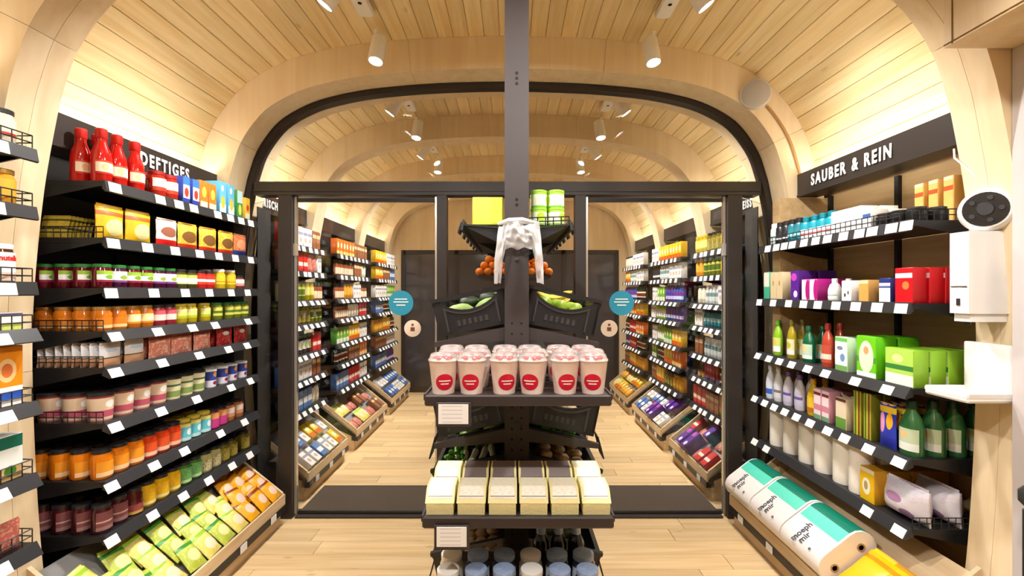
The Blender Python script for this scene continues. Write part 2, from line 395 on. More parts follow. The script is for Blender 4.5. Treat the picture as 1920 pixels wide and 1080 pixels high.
tm = MB().bevbox(-1.44, 1.40, PY-.04, 3.52, .001, .016, .006).build('door_mat', M_mat); tag(tm, 'dark brown floor mat set in the doorway under the glass doors', 'door mat')
for s in (-1, 1):
    xa = -1.66 if s < 0 else 1.56
    k = MB().box(xa, xa+.05, 3.13, 3.34, 0, .34).build('trim_%d' % (11 if s < 0 else 12), M_dark, smooth=False)
    tag(k, 'dark kick plate beside the %s glass door' % ('left' if s < 0 else 'right'), 'kick plate', kind='structure')
def disc(mb, r, y, n=28, mi=0, t=.0015, M=None):
    mb.prism([(r*math.cos(2*math.pi*i/n), r*math.sin(2*math.pi*i/n)) for i in range(n)], y-t, y, 'y', mi, M); return mb
M_blue = mat('blue_sticker', srgb(36, 140, 168), .5); M_cream = mat('cream_sticker', srgb(236, 214, 190), .5)
for di, (a, b, sx, wx) in enumerate(((-1.452, -.498, -.742, -.664), (.491, 1.424, .732, .649))):
    d = empty('door_%d' % (di+1), ((a+b)/2, PY, 0)); w2 = (b-a)/2
    tag(d, '%s sliding glass door with a blue round sticker' % ('left' if di == 0 else 'right'), 'door', kind='structure')
    MB().box(-w2+.016, w2-.016, -.005, .005, .03, 2.10).build('glass_pane', M_glass, d)
    for s in (-1, 1):
        e = s*(w2-.008); MB().box(e-.007, e+.007, -.014, .014, .02, 2.136).build('edge_profile', M_silver, d)
    MB().box(-w2+.02, w2-.02, -.012, .012, 2.10, 2.125).build('top_rail', M_black, d)
    MB().box(-w2+.02, w2-.02, -.012, .012, .017, .03).build('bottom_rail', M_black, d)
    MB().box(-w2-.002+(0 if di == 0 else 2*w2-.03), -w2+.03+(0 if di == 0 else 2*w2-.03), -.022, -.015, 1.74, 1.82).build('latch_plate', M_silver, d)
    o = disc(MB(), .083, 0).build('round_sticker', M_blue, d, (sx-(a+b)/2, -.0055, 1.425)); o['label'] = 'blue round door sticker'
    ln = MB()
    for q, (z, w_) in enumerate(((.022, .042), (.003, .05), (-.018, .03))): ln.box(-w_, w_, -.0028, -.0016, z, z+.007)
    ln.build('sticker_print', M_txtw, o)
    o = disc(MB(), .056, 0).build('round_sticker', M_cream, d, (wx-(a+b)/2, -.0055, 1.255)); o['label'] = 'cream round door sticker'
    MB().lathe([(.009, -.0005), (.009, .0005)], 10, M=Matrix.Translation((0, -.0022, .024)) @ Matrix.Rotation(R(90), 4, 'X')).box(-.014, .014, -.0026, -.0016, -.018, .008).build('sticker_print', mat('brown_print', srgb(120, 70, 60), .5), o)
w = MB().box(-.433, .418, PY-.004, PY+.004, .02, 2.136).build('window_2', M_glass, smooth=False); tag(w, 'fixed middle glass pane behind the grey centre post', 'window', kind='structure')
sf = [(x, z) for x, z in I3 if z <= 2.13]
lf = [p for p in sf if p[0] < 0]; rf = [p for p in sf if p[0] > 0]
w = MB().prism([(-1.545, 0.02), (-1.545, 2.136)]+[p for p in lf[::-1]], PY-.004, PY+.004).build('window_3', M_glass, smooth=False); tag(w, 'narrow fixed glass pane left of the left door post', 'window', kind='structure')
w = MB().prism([(1.52, 2.136), (1.52, 0.02)]+[p for p in rf[::-1]], PY-.004, PY+.004).build('window_4', M_glass, smooth=False); tag(w, 'narrow fixed glass pane right of the right door post', 'window', kind='structure')
tf = [p for p in I3 if p[1] >= 2.24]
w = MB().prism([(tf[0][0], 2.228)]+tf+[(tf[-1][0], 2.228)], PY-.004, PY+.004).build('window_5', M_glass, smooth=False); tag(w, 'arched glass fanlight above the door header', 'window', kind='structure')

# ------------------------------------------------------------------ side doorway at the near right
o = MB().box(1.50, 2.04, .36, 1.592, 2.345, 2.88).build('wall_right_header', M_ring, smooth=False); tag(o, 'timber panel over the side opening at the upper right', 'wall panel', kind='structure')
MB().box(1.497, 1.50, .36, 1.592, 2.352, 2.355).build('panel_joint', mat('joint_brown', srgb(130, 92, 50), .8), o)
MB().box(1.497, 1.50, 1.560, 1.563, 2.345, 2.88).build('panel_joint', mat('joint_brown', srgb(130, 92, 50), .8), o)
o = MB().box(1.742, 2.04, 1.535, 1.597, 0, 2.344).build('wall_right_jamb', M_plaster, smooth=False); tag(o, 'pale grey jamb wall of the side opening at far right', 'wall panel', kind='structure')
# waste bin at the right edge
wb = empty('waste_bin', (1.80, 1.42, 0)); tag(wb, 'dark waste bin standing at the far right against the jamb', 'bin', )
MB().bevbox(-.13, .13, -.1, .1, 0, .80, .02).build('bin_body', M_black, wb)
MB().bevbox(-.135, .135, -.105, .105, .80, .86, .015).build('bin_lid', M_rail, wb)

# ------------------------------------------------------------------ sensor, dispenser, drip tray on the right arch
def Rt(v, loc): return Matrix.Translation(loc) @ v
sn = empty('wall_sensor', (1.765, 1.70, 1.80)); tag(sn, 'round white wall device with black face above the soap dispenser', 'sensor')
ax = Vector((-.80, -.60, 0)).normalized(); q = ax.to_track_quat('Z', 'Y').to_matrix().to_4x4()
MB().lathe([(.078, -.06), (.082, -.02), (.081, .02), (.076, .045), (.068, .055)], 32, M=q).build('housing', M_white, sn)
MB().lathe([(.062, .052), (.062, .058)], 28, M=q).build('face', mat('sensor_black', srgb(26, 24, 24), .25), sn)
mb = MB().lathe([(.026, .058), (.022, .064)], 18, M=q)
for k in range(5):
    a = 2*math.pi*k/5; mb.lathe([(.010, .058), (.008, .062)], 10, M=q @ Matrix.Translation((.042*math.cos(a), .042*math.sin(a), 0)))
mb.build('face_detail', M_rail, sn)
pts = [(1.735, 1.80, 2.06), (1.722, 1.785, 2.02), (1.733, 1.76, 1.985), (1.745, 1.74, 1.95), (1.757, 1.725, 1.91), (1.765, 1.715, 1.875)]
o = MB().tube(pts, .0035, 6).build('sensor_cable', M_white); tag(o, 'thin white cable hanging from the sign to the round wall device', 'cable')
sd = empty('soap_dispenser', (1.735, 1.70, 1.39)); tag(sd, 'white wall soap dispenser on the right timber arch', 'soap dispenser')
prof = [(.062, -.043), (.062, .043), (-.070, .043), (-.078, .036), (-.080, .0), (-.078, -.036), (-.066, -.043)]
MB().prism(prof, .03, .33, 'z').build('dispenser_body', mat('white_gloss', srgb(236, 234, 232), .12, coat=.6), sd)
MB().prism([(x*.9+.004, y*.85) for x, y in prof], 0, .03, 'z').build('dispenser_base', M_white, sd)
MB().box(-.0815, -.079, -.03, .03, .128, .131).build('panel_seam', M_rail, sd)
MB().box(-.083, -.079, -.006, .006, .06, .085).build('indicator', M_rail, sd)
MB().lathe([(.008, -.012), (.010, 0)], 10, M=Matrix.Translation((-.045, 0, 0))).build('nozzle', M_rail, sd)
dt = empty('drip_tray', (1.75, 1.69, 1.12)); tag(dt, 'white angled drip tray on the arch below the soap dispenser', 'tray')
MB().bevbox(-.004, .02, -.085, .085, .0, .19, .004).build('back_plate', M_white, dt)
mb = MB().bevbox(-.155, .02, -.085, .085, -.012, .006, .005)
mb.box(-.155, -.149, -.083, .083, .004, .016).box(-.15, .0, -.085, -.079, .004, .02).box(-.15, .0, .079, .085, .004, .02)
mb.build('tray_floor', M_white, dt)
# loudspeaker with cable on the far arch
sp = empty('loudspeaker', (1.503, 2.838, 2.715)); tag(sp, 'round grey-white loudspeaker mounted high on the right of the arch', 'speaker')
q = Vector((-.45, -1, -.12)).normalized().to_track_quat('Z', 'Y').to_matrix().to_4x4()
MB().lathe([(.07, -.03), (.088, .0), (.09, .03), (.084, .04)], 28, M=q).build('housing', mat('speaker_white', srgb(206, 200, 192), .5), sp)
MB().lathe([(.080, .04), (.07, .046), (.03, .05), (.006, .051)], 26, M=q).build('grille', mat('speaker_grille', srgb(186, 180, 174), .7, bump=.8, bscale=400), sp)
pts = [p for p in [(x+CX+.055*0, z) for x, z in offset(INNER, .09)] if p[0] > 1.4 and 2.20 < p[1] < 2.66]
o = MB().tube([(x, 2.843, z) for x, z in pts], .009, 8).build('speaker_conduit', mat('conduit_brown', srgb(176, 136, 84), .5)); tag(o, 'curved brown cable conduit running down from the loudspeaker', 'conduit')

# ------------------------------------------------------------------ ceiling spotlights (fixture + light)
def aim(o, d): o.rotation_euler = Vector(d).to_track_quat('-Z', 'Y').to_euler()
def zc(x):      # ceiling height at offset x
    best = min(OUTC, key=lambda p: abs(p[0]-x)+(9 if p[1] < 2.5 else 0)); return best[1]
def fixture(x, y0, label, heads, power=1.0):
    z = zc(x-CX)-.006
    f = empty('ceiling_spotlight', (x, y0, z)); tag(f, label, 'lamp', 'pairs of ceiling spotlights')
    MB().bevbox(-.045, .045, -.26, .16, -.032, .0, .012).build('mounting_plate', M_whitepaint, f)
    hm = MB()
    for yy in (-.10, .03): hm.lathe([(.011, -.0335), (.011, -.031)], 10, M=Matrix.Translation((0, yy, 0)))
    hm.build('plate_hole', M_hole, f)
    for (hx, hy, hz, d) in heads:
        q = Vector(d).normalized().to_track_quat('Z', 'Y').to_matrix().to_4x4(); T = Matrix.Translation((hx, hy, hz)) @ q
        MB().tube([(hx*.6, hy*.92, -.03), (hx*.8, hy, hz+.03), (hx, hy, hz)], .010, 8).build('arm', M_whitepaint, f)
        h = MB().lathe([(.030, -.085), (.043, -.075), (.045, .06), (.043, .078), (.038, .078), (.036, .066)], 24, M=T, cap=False).lathe([(.0, -.085), (.030, -.085)], 24, M=T, cap=False).build('lamp_head', M_whitepaint, f)
        MB().lathe([(.0005, .068), (.0365, .068)], 24, M=T, cap=False).build('lens', M_lens, h)
        ld = bpy.data.lights.new('spot_light', 'SPOT'); ld.energy = SPOT_W*power; ld.spot_size = R(98); ld.spot_blend = .9; ld.shadow_soft_size = .05; ld.color = (1, .975, .94)
        lo = bpy.data.objects.new('spot_light', ld); COL.objects.link(lo); lo.parent = f
        lo.location = Vector((hx, hy, hz))+Vector(d).normalized()*.09; aim(lo, d)
BN = {0: 'directly above the camera', 1: 'in front of the glass partition', 2: 'just beyond the glass partition', 3: 'second beyond the glass partition', 4: 'farthest beyond the glass partition'}
for b, yc in ((-1, -.35), (0, 1.0), (1, 2.38), (2, 3.70), (3, 4.85), (4, 6.0)):
    for s in (-1, 1):
        x = CX+s*.81 if b != 1 else (-.80 if s < 0 else .83)
        hd = [(-s*.015, .30, -.135, (s*.10, -.20, -1)), (s*.05, -.20, -.12, (s*.80, .05, -1.15))]
        if b == -1: hd[0] = (-s*.015, .30, -.135, (-s*.42, 1.15, -1))
        if b == 0: hd[0] = (-s*.015, .30, -.135, (-s*.62, .32, -1))
        side = 'left' if s < 0 else 'right'
        fixture(x, yc, 'white pair of ceiling spotlights on the %s, %s' % (side, BN.get(b, 'behind the camera')), hd, {-1: .75, 0: .9, 1: 1.0}.get(b, .9))

# ------------------------------------------------------------------ shelf signs with cove light behind
def sign(s, y0, y1, text, label, ty=None, size=.084):
    xf = CX+s*1.80; e = empty('shelf_sign', (xf, (y0+y1)/2, 2.085)); L2 = (y1-y0)/2; tag(e, label, 'sign')
    MB().box(min(0, s*.022), max(0, s*.022), -L2, L2, .0, .14).box(min(s*.022, s*.125), max(s*.022, s*.125), -L2, L2, .0, .01).box(min(-s*.004, 0), max(-s*.004, 0), -L2, L2, .0, .012).build('sign_board', M_dark, e, smooth=False)
    if text:
        ws = [text_mesh('lettering', w_, size, M_txtw, .0012, .72, 1.32, .0028) for w_ in text.split()]
        wd = [max(v.co.x for v in m_.vertices)-min(v.co.x for v in m_.vertices) for m_ in ws]; cur = -(sum(wd)+.042*(len(wd)-1))/2
        for m_, w_ in zip(ws, wd):
            t = put('lettering', m_, e); t.rotation_euler = (R(90), 0, R(90) if s < 0 else R(-90))
            t.location = (-s*.0058, ((ty-(y0+y1)/2) if ty else 0)-s*(cur+w_/2), .07); cur += w_+.042
    MB().box(min(s*.04, s*.07), max(s*.04, s*.07), -L2+.02, L2-.02, .095, .103).build('led_strip', M_led, e)
    ld = bpy.data.lights.new('cove_light', 'AREA'); ld.shape = 'RECTANGLE'; ld.size = .03; ld.size_y = (y1-y0)*.95; ld.energy = COVE_W; ld.color = (1, .96, .90)
    lo = bpy.data.objects.new('cove_light', ld); COL.objects.link(lo); lo.parent = e; lo.location = (s*.055, 0, .108)
    lo.rotation_euler = (R(180), R(-18*s), 0)
sign(-1, 1.785, 2.845, 'DEFTIGES', 'dark shelf sign reading DEFTIGES above the left shelves', 2.42, .088)
sign(1, 1.785, 2.845, 'SAUBER & REIN', 'dark shelf sign reading SAUBER & REIN above the right shelves', 2.42, .09)
sign(-1, 3.275, 4.09, 'FRISCH', 'dark shelf sign reading FRISCH behind the narrow left pane', 3.45)
sign(1, 3.275, 4.09, 'HEISS', 'dark shelf sign reading HEISS behind the narrow right pane', 3.47)
for s in (-1, 1):
    sd_ = 'left' if s < 0 else 'right'
    sign(s, 4.31, 5.34, None, 'dark blank shelf sign, second on the %s beyond the glass doors' % sd_)
    sign(s, 5.56, 6.59, None, 'dark blank shelf sign, farthest on the %s beyond the glass doors' % sd_)
sign(-1, .34, 1.59, None, 'dark shelf sign over the near left rack beside the camera')
# ------------------------------------------------------------------ racks
FX = 1.625
TAG_ME = None
def tag_mesh():
    global TAG_ME
    if TAG_ME is None: TAG_ME = MB().box(-.030, .030, -.0012, .0012, 0, .040).mesh('price_tag', [M_tag], False)
    return TAG_ME
def wire_guard(pts, h, step=.03):
    """low wire fence along a polyline"""
    mb = MB(); r = .0022
    for a, b in zip(pts, pts[1:]):
        a, b = Vector(a), Vector(b); n = max(1, round((b-a).length/step))
        for z in (h, h*.5): mb.tube([a+Vector((0, 0, z)), b+Vector((0, 0, z))], r, 4)
        for i in range(n+1):
            p = a+(b-a)*i/n; mb.tube([p, p+Vector((0, 0, h))], r, 4)
    return mb
def rack(s, y0, y1, zs, label, back, ybrd=None, tags=None, guards=(), ntag=8, ext=None):
    """wall rack: uprights, back panel, shelves with front rail, brackets, price tags. s=-1 left, 1 right. returns dict"""
    e = empty('shelf_rack', (CX, 0, 0)); tag(e, label, 'shelf rack')
    X = lambda d: s*d
    def bx(mb, d0, d1, ya, yb, za, zb): mb.box(min(s*d0, s*d1), max(s*d0, s*d1), ya, yb, za, zb); return mb
    ye = ybrd or y1
    bx(MB(), 2.005, 2.025, y0, ye, .02, 2.13).build('back_panel', back, e, smooth=False)
    for yy in (y0+.012, (y0+ye)/2, ye-.012):
        bx(MB(), 1.985, 2.005, yy-.012, yy+.012, .02, 2.09).build('upright', M_black, e, smooth=False)
    if ye < y1: bx(MB(), 1.706, 1.712, ye+.007, y1, .45, 2.08).build('end_cladding', back, e, smooth=False)
    if ye < y1: bx(MB(), 1.69, 2.005, ye+.001, ye+.007, .02, 2.08).build('end_panel', back, e, smooth=False)
    for k, z in enumerate(zs):
        mb = MB(); bx(mb, FX+.004, 1.985, y0, ye, z-.022, z)
        if ye < y1: bx(mb, FX+.004, 1.69, ye, y1, z-.022, z)
        sh = mb.build('shelf', M_black, e, smooth=False)
        tilt = .012 if z > 1.45 else .028
        mb = MB().prism([(s*FX, z+.004), (s*(FX-.004), z+.004), (s*(FX-tilt), z-.040), (s*(FX-tilt+.006), z-.044), (s*(FX+.008), z-.03)], y0, y1, 'y')
        mb.build('front_rail', M_rail, sh, smooth=False)
        for yy in (y0+.001, ye-.007): MB().prism([(s*1.985, z-.022), (s*1.985, z-.085), (s*1.90, z-.075), (s*(FX+.06), z-.03), (s*(FX+.02), z-.022)], yy, yy+.006, 'y').build('bracket', M_black, sh, smooth=False)
        ys = tags[k] if tags else [y0+.06+(y1-y0-.12)*(i+.5)/ntag+random.uniform(-.02, .02) for i in range(ntag)]
        for yy in ys:
            t = put('price_tag', tag_mesh(), sh, (s*(FX-tilt-.0035), yy, z-.041))
            t.rotation_euler = (0, 0, 0)
            a = math.atan2(tilt-.004, .044); M = Matrix.Rotation(R(90)*(1 if s < 0 else -1), 4, 'Z') @ Matrix.Rotation(-a, 4, 'X')
            t.rotation_euler = M.to_euler()
        if k in guards:
            g = wire_guard([(s*1.95, y0+.004, z), (s*(FX+.006), y0+.004, z)], .045)
            g.build('wire_guard', M_black, sh, smooth=False)
    return e
# x pixel -> depth along the rack for things standing near the shelf front
def ypx(px, s, d=FX+.03): return abs(CX+s*d)*860/abs(px-960)

LZ = [1.951, 1.72, 1.515, 1.338, 1.19, .965, .727, .505]
RZ = [1.786, 1.453, 1.112, .829, .55]
def tys(pxs, s): return [ypx(p, s, FX-.01) for p in pxs]
LT = [(215, 300, 335, 363, 408, 432, 452, 470), (212, 276, 328, 374, 410, 441, 470), (208, 288, 347, 392, 433, 464), (212, 292, 357, 400, 462), (212, 300, 370, 425, 460), (212, 298, 365, 430, 466), (205, 285, 342, 410, 455), (205, 282, 340, 388, 432, 465)]
RT = [(1440, 1456, 1471, 1486, 1508, 1530, 1552, 1582, 1612, 1636, 1672, 1700), (1424, 1450, 1479, 1507, 1534, 1568, 1605, 1645, 1690), (1424, 1445, 1465, 1488, 1518, 1552, 1608, 1668), (1418, 1437, 1455, 1475, 1497, 1523, 1556, 1588, 1633, 1690), (1418, 1440, 1630, 1690)]
rackL = rack(-1, 1.86, 2.97, LZ, 'dark metal wall rack full of jars and packs, left of the doors', M_backblk, 2.84, [tys(t, -1) for t in LT], guards=(1, 3, 4, 5))
rackR = rack(1, 1.83, 2.95, RZ, 'dark metal wall rack of cleaning goods, right of the doors', M_wallwood, 2.84, [tys(t, 1) for t in RT], guards=(0, 4))
# front guard on the top right shelf
for k, z in ((0, RZ[0]),):
    sh = [c for c in rackR.children if c.name.startswith('shelf') and abs(max(v.co.z for v in c.data.vertices)-z) < 1e-4][0]
    wire_guard([(FX+.012, 1.90, z), (FX+.012, 2.9, z)], .05, .034).build('wire_guard', M_black, sh, smooth=False)
NZ = [1.99, 1.79, 1.53, 1.37, 1.118, .87, .63]
rackN = rack(-1, .75, 1.594, NZ, 'dark metal wall rack cut off by the left picture edge', M_wallwood, None, None, (), 6)
for sh in [c for c in rackN.children if c.name.startswith('shelf')]:
    z = max(v.co.z for v in sh.data.vertices)
    wire_guard([(-(FX+.006), 1.36, z), (-(FX+.006), 1.588, z), (-1.95, 1.588, z)], .05, .035).build('wire_guard', M_black, sh, smooth=False)
FZ = [1.86, 1.64, 1.43, 1.22, 1.0, .78, .56]
FARR = []
for bi, (ya, yb) in enumerate(((3.29, 4.08), (4.32, 5.33), (5.57, 6.58))):
    for s in (-1, 1):
        zs = [z+(.0 if s < 0 else -.03)+.02*((bi*2+i) % 2) for i, z in enumerate(FZ)]
        rk = rack(s, ya, yb, zs, 'dark metal wall rack, %s on the %s beyond the glass doors' % (('nearest', 'second', 'farthest')[bi], 'left' if s < 0 else 'right'), M_backblk, None, None, (), 7 if bi else 6)
        if bi == 0:
            MB().box(min(s*1.70, s*1.706), max(s*1.70, s*1.706), 3.12, 3.288, .02, 2.08).build('end_cladding', M_backblk, rk, smooth=False)
        FARR.append((bi, s, ya, yb, zs))

# sloping bottom bins: local frame u along slope (from front up to back), n normal
def bin_tray(s, y0, y1, label, wall_mat):
    e = empty('sloping_bin', (CX, 0, 0)); tag(e, label, 'display bin')
    f, b = (1.44, .165), (1.78, .43)      # (distance, height) of slope front and back
    P = lambda d, z: (s*d, z)
    MB().prism([P(*f), P(b[0], b[1]), P(b[0], b[1]-.014), P(f[0], f[1]-.014)], y0, y1, 'y').build('bin_floor', wall_mat, e, smooth=False)
    MB().prism([P(f[0]-.012, f[1]-.03), P(f[0]-.012, f[1]+.035), P(f[0], f[1]+.035), P(f[0], f[1]-.03)], y0, y1, 'y').build('front_lip', M_traywood, e, smooth=False)
    MB().prism([P(f[0]-.016, f[1]-.072), P(f[0]-.016, f[1]-.030), P(f[0]+.02, f[1]-.030), P(f[0]+.02, f[1]-.072)], y0, y1, 'y').build('label_rail', M_black, e, smooth=False)
    for yy in (y0, y1-.016):
        MB().prism([P(f[0], f[1]), P(f[0], f[1]+.045), P(b[0]-.01, b[1]+.045), P(b[0]-.01, b[1]), ], yy, yy+.016, 'y').build('end_cheek', M_traywood, e, smooth=False)
    MB().prism([P(f[0]+.02, 0), P(f[0]+.02, f[1]-.072), P(f[0]+.045, f[1]-.072), P(f[0]+.045, 0)], y0, y1, 'y').build('plinth_board', M_traywood, e, smooth=False)
    for yy, dd in ((y0, 1.98), (y1-.02, 1.69)):
        MB().prism([P(f[0]+.045, 0), P(f[0]+.045, f[1]-.03), P(dd, f[1]-.03+(min(dd, b[0])-f[0]-.045)*.75), P(dd, 0)], yy, yy+.02, 'y').build('bin_side', M_traywood, e, smooth=False)
    n = max(2, round((y1-y0)/.28))
    for i in range(n):
        t = put('price_tag', tag_mesh(), e, (s*(f[0]-.019), y0+(y1-y0)*(i+.5)/n, f[1]-.070)); t.rotation_euler = (0, 0, R(90)*(1 if s < 0 else -1))
    def at(u, y, lift=0.0):         # u in metres up the slope, lift along the normal
        l = math.hypot(b[0]-f[0], b[1]-f[1]); du = ((b[0]-f[0])/l, (b[1]-f[1])/l); nn = (-du[1], du[0])
        return Vector((CX+s*(f[0]+du[0]*u+nn[0]*lift), y, f[1]+du[1]*u+nn[1]*lift)), math.atan2(du[1], du[0])
    return at
binL = bin_tray(-1, 1.70, 2.95, 'sloping wooden bin of yellow bags under the left shelves', M_grey)
binR = bin_tray(1, 1.70, 2.95, 'sloping wooden bin of paper rolls under the right shelves', M_traywood)
FBIN = []
for bi, s, ya, yb, zs in FARR:
    FBIN.append((bi, s, ya, yb, bin_tray(s, ya, yb, 'sloping wooden bin, %s on the %s beyond the glass doors' % (('nearest', 'second', 'farthest')[bi], 'left' if s < 0 else 'right'), M_grey)))
# ------------------------------------------------------------------ product kinds
# a kind = dict(name, cat, desc, w (along shelf), d (depth), h, parts=[(part name, mesh)]; part 0 is the thing itself), 'one' = all joined (for far copies)
K = {}
def kind(key, name, cat, desc, w, d, h, parts):
    """parts: [(name, MB, [mats])]"""
    ms = [(pn, mb.mesh(pn, mats)) for pn, mb, mats in parts]
    j = MB(); mats_all = []
    for pn, mb, mats in parts:
        off = len(mats_all); mats_all += mats; b = len(j.v); j.v += mb.v; j.f += [tuple(b+i for i in f) for f in mb.f]; j.m += [m+off for m in mb.m]
    K[key] = dict(name=name, cat=cat, desc=desc, w=w, d=d, h=h, parts=ms, jmb=j, jm=mats_all, one=None)
def place(key, loc, rz, label, group, joined=False, euler=None):
    k = K[key]
    if joined:
        if k['one'] is None: k['one'] = k['jmb'].mesh(k['name'], k['jm'])
        o = put(k['name'], k['one'], None, loc, rz)
    else:
        o = put(k['name'], k['parts'][0][1], None, loc, rz)
        for pn, me in k['parts'][1:]: put(pn, me, o)
    if euler: o.rotation_euler = euler
    if len(label.split()) > 16: label = label.replace(' with dark lid', '').replace(' from the near arch', ' from arch').replace(' the ', ' ')
    return tag(o, label, k['cat'], group)
A0, A1 = R(-90-75), R(-90+75)
def gl(name, c, rough=.12): return mat(name, c, rough, coat=.3, vary=.18, vscale=40)
def jar(key, desc, content, lid, label, r=.034, h=.10, lz=(.25, .72), name='jam_jar', cat='jar'):
    body = MB().lathe([(r*.88, 0), (r, .006), (r, h*.74), (r*.84, h*.84), (r*.84, h*.87)], 16)
    cap = MB().lathe([(r*.86, h*.86), (r*.90, h*.87), (r*.90, h*.985), (r*.82, h)], 16)
    parts = [('body', body, [content]), ('lid', cap, [lid])]
    if label: parts.append(('label', MB().lathe([(r+.0007, h*lz[0]), (r+.0007, h*lz[1])], 12, a0=A0, a1=A1, cap=False), [label]))
    kind(key, name, cat, desc, 2*r+.006, 2*r+.004, h, parts)
def bottle(key, desc, prof, body, cap, capprof, label=None, lz=None, lr=None, name='bottle', cat='bottle', sy=1.0, n=16):
    S = Matrix.Diagonal((1, sy, 1, 1)); r = max(p[0] for p in prof)
    parts = [('body', MB().lathe(prof, n, M=S), [body]), ('cap', MB().lathe(capprof, 12, M=S if sy > .8 else None), [cap])]
    if label: parts.append(('label', MB().lathe([((lr or r)+.0007, lz[0]), ((lr or r)+.0007, lz[1])], 12, a0=A0, a1=A1, cap=False, M=S), [label]))
    kind(key, name, cat, desc, 2*r+.006, 2*r*sy+.006, max(p[1] for p in capprof), parts)
def carton(key, desc, w, d, h, side, front, name='box', cat='box', flap=True):
    body = MB().bevbox(-w/2, w/2, -d/2, d/2, 0, h, .0015)
    parts = [('body', body, [side]), ('front_print', MB().box(-w/2+.002, w/2-.002, -d/2-.0008, -d/2+.0002, .002, h-.002), [front])]
    if flap: parts.append(('top_flap', MB().box(-w/2+.003, w/2-.003, -d/2+.003, 0, h, h+.001), [side]))
    kind(key, name, cat, desc, w+.004, d+.004, h, parts)
def bag(key, desc, w, h, t, m, seal=None, name='pouch', cat='pouch'):
    body = MB().pouch(w, h*.93, t, 6)
    fin = MB().box(-w*.46, w*.46, -.0015, .0015, h*.915, h)
    kind(key, name, cat, desc, w*.98, t+.004, h, [('body', body, [m]), ('seal', fin, [seal or m])])
W = srgb(244, 242, 238); CRM = srgb(240, 228, 200)
def P_(n, base, **k): return pm('print_'+n, base, **k)
lid_gold = mat('lid_gold', srgb(190, 150, 80), .3, metal=.6); lid_green = mat('lid_green', srgb(44, 120, 54), .35); lid_dark = mat('lid_dark', srgb(40, 38, 40), .35)
lid_white = mat('lid_white', srgb(236, 234, 230), .35); lid_red = mat('lid_red', srgb(160, 30, 30), .35); lid_yel = mat('lid_yellow', srgb(200, 176, 60), .35)
# left wall --------------------------------------------------------
bottle('ketchup', 'red sauce bottle with cream label', [(.031, 0), (.035, .008), (.036, .095), (.033, .125), (.019, .165), (.017, .185)], gl('ketchup', srgb(190, 22, 16)), mat('red_cap', srgb(206, 34, 26), .4), [(.019, .184), (.021, .187), (.021, .222), (.017, .226)],
       P_('ketchup', srgb(244, 226, 196), bands=((0, .14, srgb(200, 40, 20)), (.86, 1, srgb(214, 70, 30))), blob=(.3, .5, .16, .28, srgb(240, 190, 140))), (.035, .09), name='ketchup_bottle')
jar('sauce', 'red tomato sauce jar', gl('tomato', srgb(176, 36, 20)), lid_red, P_('sauce', srgb(236, 222, 214), bands=((0, .3, srgb(190, 60, 40)),)), .037, .125, name='sauce_jar')
carton('rice_blue', 'white and blue food box', .05, .10, .14, mat('c_blue', srgb(50, 70, 160), .5), P_('rice_blue', W, bands=((.7, 1, srgb(60, 120, 200)), (0, .2, srgb(40, 60, 150))), blob=(.5, .42, .32, .18, srgb(210, 60, 40)), speck=.5, speckcol=srgb(70, 90, 180)), name='food_box')
carton('rice_orange', 'orange food box', .06, .10, .15, mat('c_orange', srgb(220, 120, 40), .5), P_('rice_orange', srgb(232, 130, 46), bands=((0, .25, srgb(240, 220, 180)),), blob=(.5, .6, .3, .2, srgb(240, 200, 80)), speck=.4, speckcol=srgb(190, 60, 30)), name='food_box')
carton('salt_blue', 'light blue food box', .058, .10, .185, mat('c_lblue', srgb(90, 170, 206), .5), P_('salt_blue', srgb(110, 186, 214), bands=((0, .3, W),), blob=(.5, .36, .3, .2, srgb(230, 190, 60)), blob2=(.4, .8, .2, .1, W)), name='food_box')
carton('green_box', 'green and white food box', .055, .10, .17, mat('c_green', srgb(60, 140, 70), .5), P_('green_box', srgb(70, 150, 80), bands=((.55, 1, srgb(200, 228, 230)),), blob=(.5, .3, .3, .2, srgb(220, 220, 90))), name='food_box')
carton('yel_box', 'yellow food box', .05, .09, .14, mat('c_yel', srgb(236, 190, 60), .5), P_('yel_box', srgb(240, 196, 70), bands=((0, .3, srgb(240, 230, 200)),), blob=(.5, .55, .3, .15, srgb(214, 70, 40))), name='food_box')
fp = dict(speck=.55)
bag('noodle', 'yellow dumpling pouch', .135, .145, .05, P_('noodle', srgb(226, 180, 30), blob=(.55, .38, .34, .26, srgb(230, 214, 150)), bands=((.72, .86, srgb(180, 90, 30)),), speck=.3, speckcol=srgb(206, 140, 20)), name='food_pouch')
bag('soupw', 'white and red soup pouch', .135, .135, .036, P_('soupw', srgb(240, 226, 210), bands=((0, .26, srgb(206, 30, 26)),), blob=(.5, .56, .36, .2, srgb(150, 90, 70)), speck=.3, speckcol=srgb(220, 140, 80)), name='food_pouch')
bag('soupy', 'golden soup pouch', .135, .135, .036, P_('soupy', srgb(220, 170, 50), bands=((0, .2, srgb(200, 50, 30)),), blob=(.5, .5, .36, .24, srgb(120, 80, 40)), speck=.5, speckcol=srgb(240, 214, 110)), name='food_pouch')
bag('soupr', 'red and orange soup pouch', .135, .135, .036, P_('soupr', srgb(206, 120, 70), bands=((0, .25, srgb(40, 60, 130)),), blob=(.5, .56, .36, .24, srgb(230, 150, 110)), speck=.5, speckcol=srgb(160, 50, 40)), name='food_pouch')
bag('dark', 'dark red snack pouch', .07, .12, .03, P_('dark', srgb(110, 30, 26), bands=((.7, .9, srgb(170, 90, 50)),), speck=.4, speckcol=srgb(60, 20, 20)), name='food_pouch')
